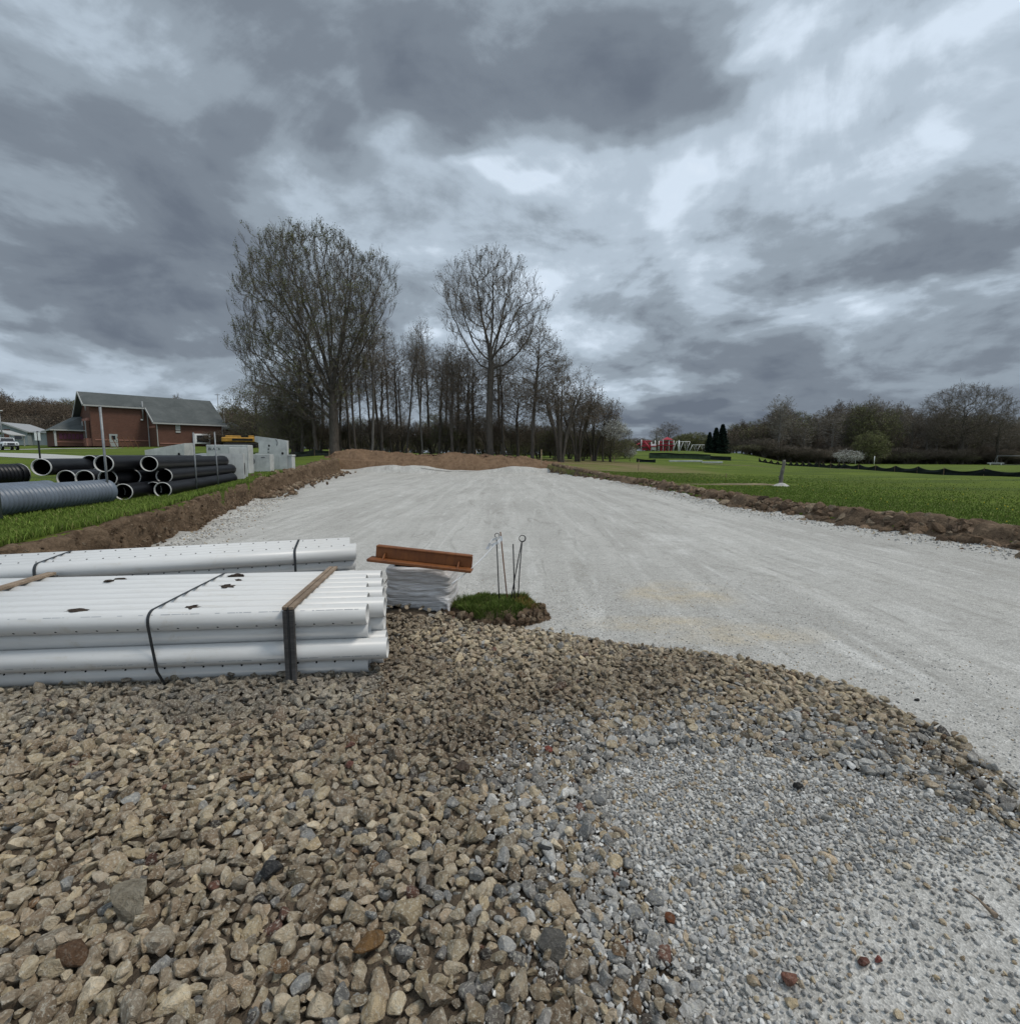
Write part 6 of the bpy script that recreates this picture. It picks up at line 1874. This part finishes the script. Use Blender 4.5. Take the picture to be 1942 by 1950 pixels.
rt = random.Random(9)
def T(kind, px, D, sc, label, name='bare_tree', group=None, rz=None, dz=0.0):
    s = sc if isinstance(sc, tuple) else (sc * rt.uniform(.94, 1.06), sc * rt.uniform(.94, 1.06), sc)
    x, y, z = tpos(px, D)
    return put_tree(name, KIND[kind], (x, y, z + dz), rt.uniform(0, 6.28) if rz is None else rz, s, label, group)

# woodlot behind the soil heap ------------------------------------------
GW = 'slim bare trees of the woodlot behind the soil heap'
LW = 'slim bare tree among the crowded trunks of the woodlot'
T('mid1', 893, 58, .98, 'rounded bare tree standing left of the second tallest tree')
T('multi', 1068, 54, .95, 'many stemmed bare tree fanning out at the right of the woodlot')
T('slim1', 575, 57, (1.1, 1.1, .75), 'leaning slim tree left of the largest tree')
T('slim2', 603, 56, (1.3, 1.3, 1.02), 'slim tree close beside the left of the largest trunk')
T('mid2', 540, 62, (1.0, 1.0, 1.0), 'low spreading tree at the left edge of the woodlot')
T('low', 492, 106, (1.55, 1.55, 1.75), 'bushy dark tree at the far left of the woodlot')
T('low', 556, 58, (.8, .8, .9), 'bushy tree just right of the far left woodlot tree', dz=0)
for i, (px, top) in enumerate([(652, 640), (668, 610), (686, 600), (700, 625), (716, 610), (733, 602), (748, 622), (765, 645), (780, 630), (797, 612), (806, 622), (822, 640), (845, 632), (858, 650), (872, 665), (908, 690), (958, 640), (968, 655), (690, 660), (735, 650), (770, 665), (650, 690), (610, 690), (840, 690)]):
    D = 56 + (i * 7 % 13) + (4 if i % 3 == 0 else 0)
    k = ['slim1', 'slim2', 'slim4', 'slim1', 'slim3', 'slim2'][i % 6]
    H = {'slim1': 15.6, 'slim2': 14.6, 'slim3': 16, 'slim4': 12.7}[k]
    g_ = gz((px - 971) / F * D, D); h = (868 - top) / F * D + CAM_H - g_
    w_ = rt.uniform(.65, 1.25)
    T(k, px + rt.uniform(-9, 9), D, (w_, w_, h / H * rt.uniform(.92, 1.12)), LW, group=GW).rotation_euler = (rt.uniform(-.05, .05), rt.uniform(-.06, .06), rt.uniform(0, 6.2))
T('mid2', 985, 60, (1.0, 1.0, 1.0), 'small dark bare tree between the second tallest and the leaning slim tree')
for px, D, k, s, lab in ((1100, 58, 'multi2', 1.05, 'low bare tree just right of the many stemmed tree'), (1130, 62, 'multi2', .95, 'second low bare tree right of the many stemmed tree'),
                         (1148, 62, 'slim4', .62, 'thin low tree left of the white blossom'), (1162, 64, 'low', .66, 'dark twisted bushy tree at the right end of the woodlot')):
    T(k, px, D, s, lab)
T('blossom', 1168, 60, .55, 'small tree with white blossom at the right of the woodlot', 'blossom_tree', dz=2.2)
T('blossom', 1199, 66, .32, 'low white blossoming shrub beside the playground', 'blossom_tree', dz=.4)
T('green', 1047, 75, (.6, .6, .55), 'small light green tree glimpsed between the woodlot trunks', 'leafy_tree')
for px, D, s, lab in ((1118, 80, .42, 'low light green bush right of the many stemmed tree'), (1152, 84, .46, 'light green bush behind the right end of the woodlot'), (1190, 88, .40, 'small light green bush at the right tip of the woodlot'), (985, 84, .38, 'light green bush seen low between woodlot trunks')):
    T('green', px, D, (s * 1.3, s * 1.3, s), lab, 'leafy_bush')
GU = 'undergrowth shrubs at the foot of the woodlot'
for i in range(24):
    px = 535 + i * 26 + rt.uniform(-9, 9)
    T('thicket' if i % 2 else 'shrub', px, rt.uniform(60, 74), rt.uniform(.7, 1.1), 'low tangled shrub in the undergrowth of the woodlot', 'shrub', GU)
GB_ = 'bare trees far behind the woodlot'
for i in range(26):
    px = 430 + i * 31 + rt.uniform(-8, 8); k = ['far5', 'far2', 'far1', 'far3', 'far4'][(i * 3) % 5]
    hmax = np.interp(px, [430, 560, 640, 900, 1100, 1230], [95, 130, 150, 120, 90, 55])
    D = rt.uniform(95, 150); g_ = gz((px - 971) / F * D, D)
    h = (hmax * rt.uniform(.45, .8)) / F * D + CAM_H - g_
    H = {'far1': 20, 'far2': 19, 'far3': 20, 'far4': 17.5, 'far5': 15.5}[k]
    T(k, px, D, (.8, .8, max(h, 3) / H), 'distant bare tree seen between the woodlot trunks', group=GB_)

GT = 'tangled thickets closing the far wood floors'
for (p0, p1, n_, d0, d1, s0, s1) in ((440, 1150, 42, 100, 140, 1.1, 1.6), (-120, 150, 22, 135, 150, 1.6, 2.4), (405, 500, 10, 118, 130, 1.6, 2.4), (1420, 1990, 46, 140, 152, 1.5, 2.3)):
    for i in range(n_):
        s = rt.uniform(s0, s1)
        T(['thicket', 'multi2', 'shrub'][i % 3], p0 + (p1 - p0) * (i + rt.random()) / n_, rt.uniform(d0, d1), (s * 1.25, s * 1.25, s * (.62 if i % 3 == 1 else .85)), 'brown thicket closing the view between far trunks', 'shrub', GT, dz=-s * 1.25)

# wood behind and left of the hall
GL = 'trees of the wooded slope behind the brick hall'
for i in range(46):
    px = -120 + i * 8.0 + rt.uniform(-4, 4) if i < 36 else rt.uniform(-60, 150)
    D = rt.uniform(140, 185); g_ = gz((px - 971) / F * D, D)
    top = np.interp(px, [-120, 0, 40, 110, 150, 200], [725, 742, 756, 752, 762, 790]) + rt.uniform(0, 16)
    k = ['far1', 'far2', 'far4', 'far5', 'far2', 'far1'][i % 6]; H = {'far1': 20, 'far2': 19, 'far4': 17.5, 'far5': 15.5}[k]
    h = (868 - top) / F * D + CAM_H - g_
    T(k, px, D, (1.0, 1.0, h / H), 'bare tree on the dark wooded slope at the far left', group=GL)
T('far5', 340, 150, (.85, .85, .92), 'bare treetop showing above the hall roof')
GR = 'trees between the brick hall and the woodlot'
for i in range(16):
    px = 405 + i * 5 + rt.uniform(-3, 3); D = rt.uniform(125, 165); g_ = gz((px - 971) / F * D, D)
    top = np.interp(px, [405, 430, 450, 490], [772, 772, 766, 780]) + rt.uniform(0, 26); k = ['far4', 'far5', 'far2'][i % 3]
    H = {'far2': 19, 'far4': 17.5, 'far5': 15.5}[k]; h = (868 - top) / F * D + CAM_H - g_
    T(k, px, D, (.9, .9, h / H), 'bushy tree in the gap right of the brick hall', group=GR)
T('spruce', 118, 118, (1.6, 1.6, .75), 'dark evergreen between the grey house and the hall', 'evergreen_tree')

# right hand wood
GD = 'trees of the wood along the right field'
xs = np.linspace(1425, 1985, 66)
for i, px in enumerate(xs):
    px = px + rt.uniform(-5, 5); row_ = i % 3; D = 138 + row_ * 11 + rt.uniform(-4, 4)
    top = np.interp(px, [1425, 1450, 1480, 1520, 1560, 1620, 1660, 1720, 1760, 1800, 1860, 1990], [815, 790, 768, 790, 776, 764, 752, 768, 778, 772, 790, 790]) + rt.uniform(-6, 22)
    k = ['far3', 'far2', 'far5', 'far3', 'far2', 'far1'][i % 6]
    if i % 7 == 3: k = 'far4'
    H = {'far1': 20, 'far2': 19, 'far3': 20, 'far4': 17.5, 'far5': 15.5}[k]
    g_ = gz((px - 971) / F * D, D); h = (868 - top) / F * D + CAM_H - g_
    T(k, px, D, (1.0, 1.0, h / H), 'bare tree in the dense wood beyond the right field', group=GD)
T('oak', 1828, 128, (1.02, 1.02, .93), 'large round crowned bare oak in front of the right wood')
T('mid1', 1895, 126, (1.5, 1.5, 1.05), 'dark forking bare tree right of the large oak')
T('far4', 1632, 136, (.62, .62, .92), 'light green leafing tree in front of the right wood, left of a similar one', 'leafy_tree')
T('green', 1655, 124, (1.0, 1.0, .95), 'low light green tree in front of the right wood, below taller green ones', 'leafy_tree')
T('far4', 1684, 137, (.66, .66, .84), 'light green leafing tree in front of the right wood, right of a similar one', 'leafy_tree')
T('blossom', 1615, 118, (1.15, 1.15, .62), 'low white flowering bush before the right wood', 'blossom_tree')
GS = 'shrubs along the foot of the right wood'
for i in range(34):
    px = 1420 + i * 17 + rt.uniform(-6, 6)
    T('thicket' if i % 3 else 'shrub', px, rt.uniform(126, 134), (1.5, 1.5, rt.uniform(.55, .95)), 'low brown shrub along the foot of the right wood', 'shrub', GS)
# playground surroundings
for px, s, lab in ((1350, .80, 'left and smallest of the three dark spruces on the hill'), (1362, .98, 'middle of the three dark spruces on the hill'), (1374, 1.12, 'right and tallest of the three dark spruces on the hill')):
    T('spruce', px, 124, (s, s, s * .95), lab, 'spruce_tree')
T('green', 1320, 140, (1.25, 1.25, .62), 'round yellow green willow like tree between the swings and spruces', 'leafy_tree')
T('green', 1302, 146, (.9, .9, .55), 'smaller yellow green tree behind the white swings', 'leafy_tree')
T('far3', 1248, 150, (.7, .7, .36), 'pale thin tree behind the red play structure', name='bare_tree')
T('mid2', 1272, 155, (1.2, 1.2, .88), 'dark bare tree behind the red play structure')
GF = 'low trees along the far horizon'
for i in range(36):
    px = 1225 + i * 6.8 + rt.uniform(-4, 4); D = rt.uniform(230, 300); k = ['far5', 'far2', 'far4'][i % 3]
    h = rt.uniform(12, 24) / F * D * (1.5 if px > 1405 else 1)
    if px > 1395: D = 190; h = rt.uniform(30, 55) / F * D
    H = {'far2': 19, 'far4': 17.5, 'far5': 15.5}[k]
    T(k, px, D, (1.0, 1.0, h / H + .15), 'low hazy tree on the far horizon', group=GF)

# bark covered snag on the right lawn
x, y, z = place(1487, 25.3)
root = empty('tree_stump', (x, y, z)); tag(root, 'short bare bark covered tree stump standing in a pale gravel heap', 'stump')
tv = np.linspace(0, 1, 16); P_ = [(-.055 + .13 * q + .018 * math.sin(q * 9), .02 * math.sin(q * 7), 1.38 * q - .1) for q in tv]
MB().tube(P_, [.10 * (1 - .25 * q) * (1 + .10 * math.sin(q * 23)) + .05 * math.exp(-q * 9) for q in tv], 12).build('trunk', M['barkgrey'], root)
MB().tube([(.03, .0, .95), (.09, -.02, 1.12), (.10, -.03, 1.2)], [.035, .03, .02], 7).tube([(-.05, 0, .25), (-.13, -.03, .42), (-.15, -.03, .5)], [.03, .022, .012], 7).build('branch_stub', M['barkgrey'], root)
T('far3', 1482, 132, (1.3, 1.3, .86), 'pale grey slim tree at the left end of the right wood', name='bare_tree')
gx = np.linspace(-1, 1, 40); X, Y = np.meshgrid(gx, gx); rr2 = np.hypot(X, Y).ravel()
zz = .20 * np.exp(-(rr2 / .32) ** 2) + .03 * fbm(np.stack([X.ravel() * 6, Y.ravel() * 6, X.ravel() * 0], 1), 3, 5) * np.exp(-(rr2 / .5) ** 2) - .05 * (rr2 > .75) - .02
V, Fq = grid_mesh(np.stack([X.ravel() * .95, Y.ravel() * .8, zz], 1).reshape(40, 40, 3))
o = mesh_np('gravel_mound', V, Fq, M['pad']); o.location = (x - .05, y - .1, z); tag(o, 'small pale gravel heap at the foot of the tree stump', kind='structure')
# ------------------------------------------------------------------ sky
world = bpy.data.worlds.new("World"); scene.world = world; world.use_nodes = True
SUN_EL, SUN_AZ = math.radians(57), math.radians(96)     # azimuth measured clockwise from +y
t = NT(world.node_tree)
out = t.n('ShaderNodeOutputWorld'); bg = t.n('ShaderNodeBackground')
t.t.links.new(bg.outputs[0], out.inputs[0])
gen = t.n('ShaderNodeTexCoord').outputs['Generated']
sep = t.n('ShaderNodeSeparateXYZ', Vector=gen); dx, dy, dz = sep.outputs
sky = t.n('ShaderNodeTexSky', {'sky_type': 'NISHITA', 'sun_disc': False, 'sun_elevation': SUN_EL, 'sun_rotation': SUN_AZ, 'air_density': 1.0, 'dust_density': 2.0})
zc = t.math('ADD', t.math('MAXIMUM', dz, 0.0), .24)
cl = t.n('ShaderNodeCombineXYZ', X=t.math('DIVIDE', dx, zc), Y=t.math('DIVIDE', dy, zc), Z=0.0).outputs[0]
n_big = t.noise(cl, .55, 5, .55, .35)
n_mid = t.noise(t.mapping(cl, (1, 1, 1), (0, 0, .5), (3.1, 1.7, 0)), 1.7, 6, .55, .5)
n_fin = t.noise(t.mapping(cl, (1, 1, 1), (0, 0, .2), (8.1, 5.7, 2)), 4.5, 6, .58, .4)
# warped azimuth / elevation for the large cloud masses
wn = t.n('ShaderNodeTexNoise', Scale=1.6, Detail=4.0, Roughness=.55); t.t.links.new(cl, wn.inputs['Vector'])
ws = t.n('ShaderNodeSeparateXYZ', Vector=wn.outputs['Color'])
az = t.math('ADD', t.math('ARCTAN2', dx, dy), t.math('MULTIPLY', t.math('SUBTRACT', ws.outputs[0], .5), .55))
el = t.math('ADD', t.math('ARCSINE', dz), t.math('MULTIPLY', t.math('SUBTRACT', ws.outputs[1], .5), .38))
def dir_of(px, py):
    x, y, z = W(px, py, 1.0); z -= CAM_H; l = math.sqrt(x*x + y*y + z*z); return math.atan2(x, y), math.asin(z / l)
v = t.math('ADD', t.math('MULTIPLY', n_big, .34), t.math('ADD', t.math('MULTIPLY', n_mid, .30), t.math('MULTIPLY', n_fin, .20)))
v = t.math('ADD', v, .065)
pv = t.n('ShaderNodeCombineXYZ', X=t.math('ARCTAN2', dx, dy), Y=t.math('MULTIPLY', t.math('ARCSINE', dz), 2.4), Z=.4).outputs[0]
n_puf = t.noise(pv, 4.2, 7, .56, .35)
lowm = t.ramp(dz, [(.0, .25), (.06, .8), (.25, .9), (.45, .25)])
pw = t.n('ShaderNodeCombineXYZ', X=t.math('ARCTAN2', dx, dy), Y=t.math('MULTIPLY', t.math('ARCSINE', dz), 1.5), Z=2.7).outputs[0]
n_pl = t.noise(pw, 2.6, 8, .58, .55)
bil = t.math('ABSOLUTE', t.math('SUBTRACT', t.math('MULTIPLY', t.noise(pw, 6.5, 6, .6, .3), 2.0), 1.0))
v = t.math('ADD', v, t.math('MULTIPLY', t.math('SUBTRACT', n_pl, .5), .55))
v = t.math('ADD', v, t.math('MULTIPLY', t.math('SUBTRACT', bil, .22), -.07))
v = t.math('ADD', v, t.math('MULTIPLY', lowm, t.math('MULTIPLY', t.math('SUBTRACT', n_puf, .5), .85)))
MASS = [  # photo pixel centre, radii (px), amount
 (760, 90, 330, 150, -.15), (500, 235, 170, 130, -.17), (1160, 170, 190, 120, -.15), (1720, 440, 330, 95, -.17), (1540, 400, 150, 90, -.06),
 (150, 520, 380, 90, -.12), (250, 330, 200, 90, -.03), (1900, 300, 160, 120, -.06), (420, 600, 300, 60, -.07), (1330, 812, 300, 34, -.28), (1340, 750, 260, 40, -.12), (1560, 640, 300, 50, -.05),
 (700, 235, 90, 70, .15), (1285, 335, 160, 90, .15), (1300, 322, 45, 34, .10), (1235, 375, 40, 22, .09), (950, 350, 90, 50, .15), (910, 345, 30, 20, .08), (1010, 345, 35, 18, .08), (1120, 300, 120, 60, .09), (1440, 15, 70, 60, .18), (1660, 150, 230, 90, .14), (1850, 60, 150, 80, .12),
 (560, 340, 180, 60, .10), (780, 590, 80, 40, .15), (1120, 480, 160, 90, .05), (1380, 530, 120, 50, .06), (230, 90, 120, 60, .05), (60, 170, 120, 100, .04), (200, 640, 260, 36, .07), (1700, 560, 260, 50, .05), (1180, 620, 200, 50, .04), (1250, 700, 220, 30, .05), (860, 430, 120, 60, -.03),
]
for px, py, rx, ry, amt in MASS:
    a0, e0 = dir_of(px, py); a1_, _ = dir_of(px + rx, py); a2_, _ = dir_of(px - rx, py); _, e1 = dir_of(px, py + ry); _, e2 = dir_of(px, py - ry)
    ra = max(abs(a1_ - a2_) / 2, .02); re = max(abs(e1 - e2) / 2, .012)
    ux = t.math('MULTIPLY', t.math('SUBTRACT', az, a0), 1 / ra); uy = t.math('MULTIPLY', t.math('SUBTRACT', el, e0), 1 / re)
    d2 = t.math('ADD', t.math('MULTIPLY', ux, ux), t.math('MULTIPLY', uy, uy))
    v = t.math('ADD', v, t.math('MULTIPLY', t.math('POWER', 2.718, t.math('MULTIPLY', d2, -.9)), amt * 1.1))
v = t.math('ADD', t.math('MULTIPLY', t.math('SUBTRACT', v, .5), 1.12), .492)
cloud_col = t.ramp(v, [(.14, (.108, .13, .165)), (.32, (.15, .178, .215)), (.44, (.225, .268, .315)), (.56, (.35, .415, .485)), (.70, (.53, .61, .70)), (1.0, (.90, .96, 1.0))], 'EASE')
clear = t.n('ShaderNodeVectorMath', {'operation': 'SCALE'}); t.t.links.new(sky.outputs[0], clear.inputs[0]); clear.inputs['Scale'].default_value = .08
gap = t.ramp(v, [(.62, 0.0), (.85, .18)])
col_ = t.mix(gap, cloud_col, clear.outputs[0])
# sky strength raised overhead and behind the viewer as added fill light
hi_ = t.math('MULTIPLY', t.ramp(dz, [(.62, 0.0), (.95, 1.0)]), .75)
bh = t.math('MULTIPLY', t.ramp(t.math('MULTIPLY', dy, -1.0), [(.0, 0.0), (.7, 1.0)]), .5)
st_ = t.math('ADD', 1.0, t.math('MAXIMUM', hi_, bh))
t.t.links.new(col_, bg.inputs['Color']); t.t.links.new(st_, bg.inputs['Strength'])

sd = bpy.data.lights.new('sun', 'SUN'); sd.energy = 1.5; sd.angle = math.radians(14); sd.color = (1.0, .94, .85)
so = bpy.data.objects.new('sun', sd); COL.objects.link(so)
dvec = Vector((math.sin(SUN_AZ) * math.cos(SUN_EL), math.cos(SUN_AZ) * math.cos(SUN_EL), math.sin(SUN_EL)))
so.rotation_euler = dvec.to_track_quat('Z', 'Y').to_euler(); so.location = dvec * 200

# ------------------------------------------------------------------ camera
cd = bpy.data.cameras.new('camera'); cd.sensor_width = 36; cd.sensor_fit = 'HORIZONTAL'; cd.lens = 18.0
cd.clip_start = .05; cd.clip_end = 8000
co = bpy.data.objects.new('camera', cd); COL.objects.link(co)
co.location = (0, 0, CAM_H); co.rotation_euler = (math.pi / 2 - PITCH, 0, 0)
scene.camera = co
vs_ = scene.view_settings; vs_.view_transform = 'Standard'; vs_.look = 'None'; vs_.exposure = 0.40; vs_.gamma = 1.0
scene.cycles.max_bounces = 6; scene.cycles.diffuse_bounces = 3; scene.cycles.use_denoising = True
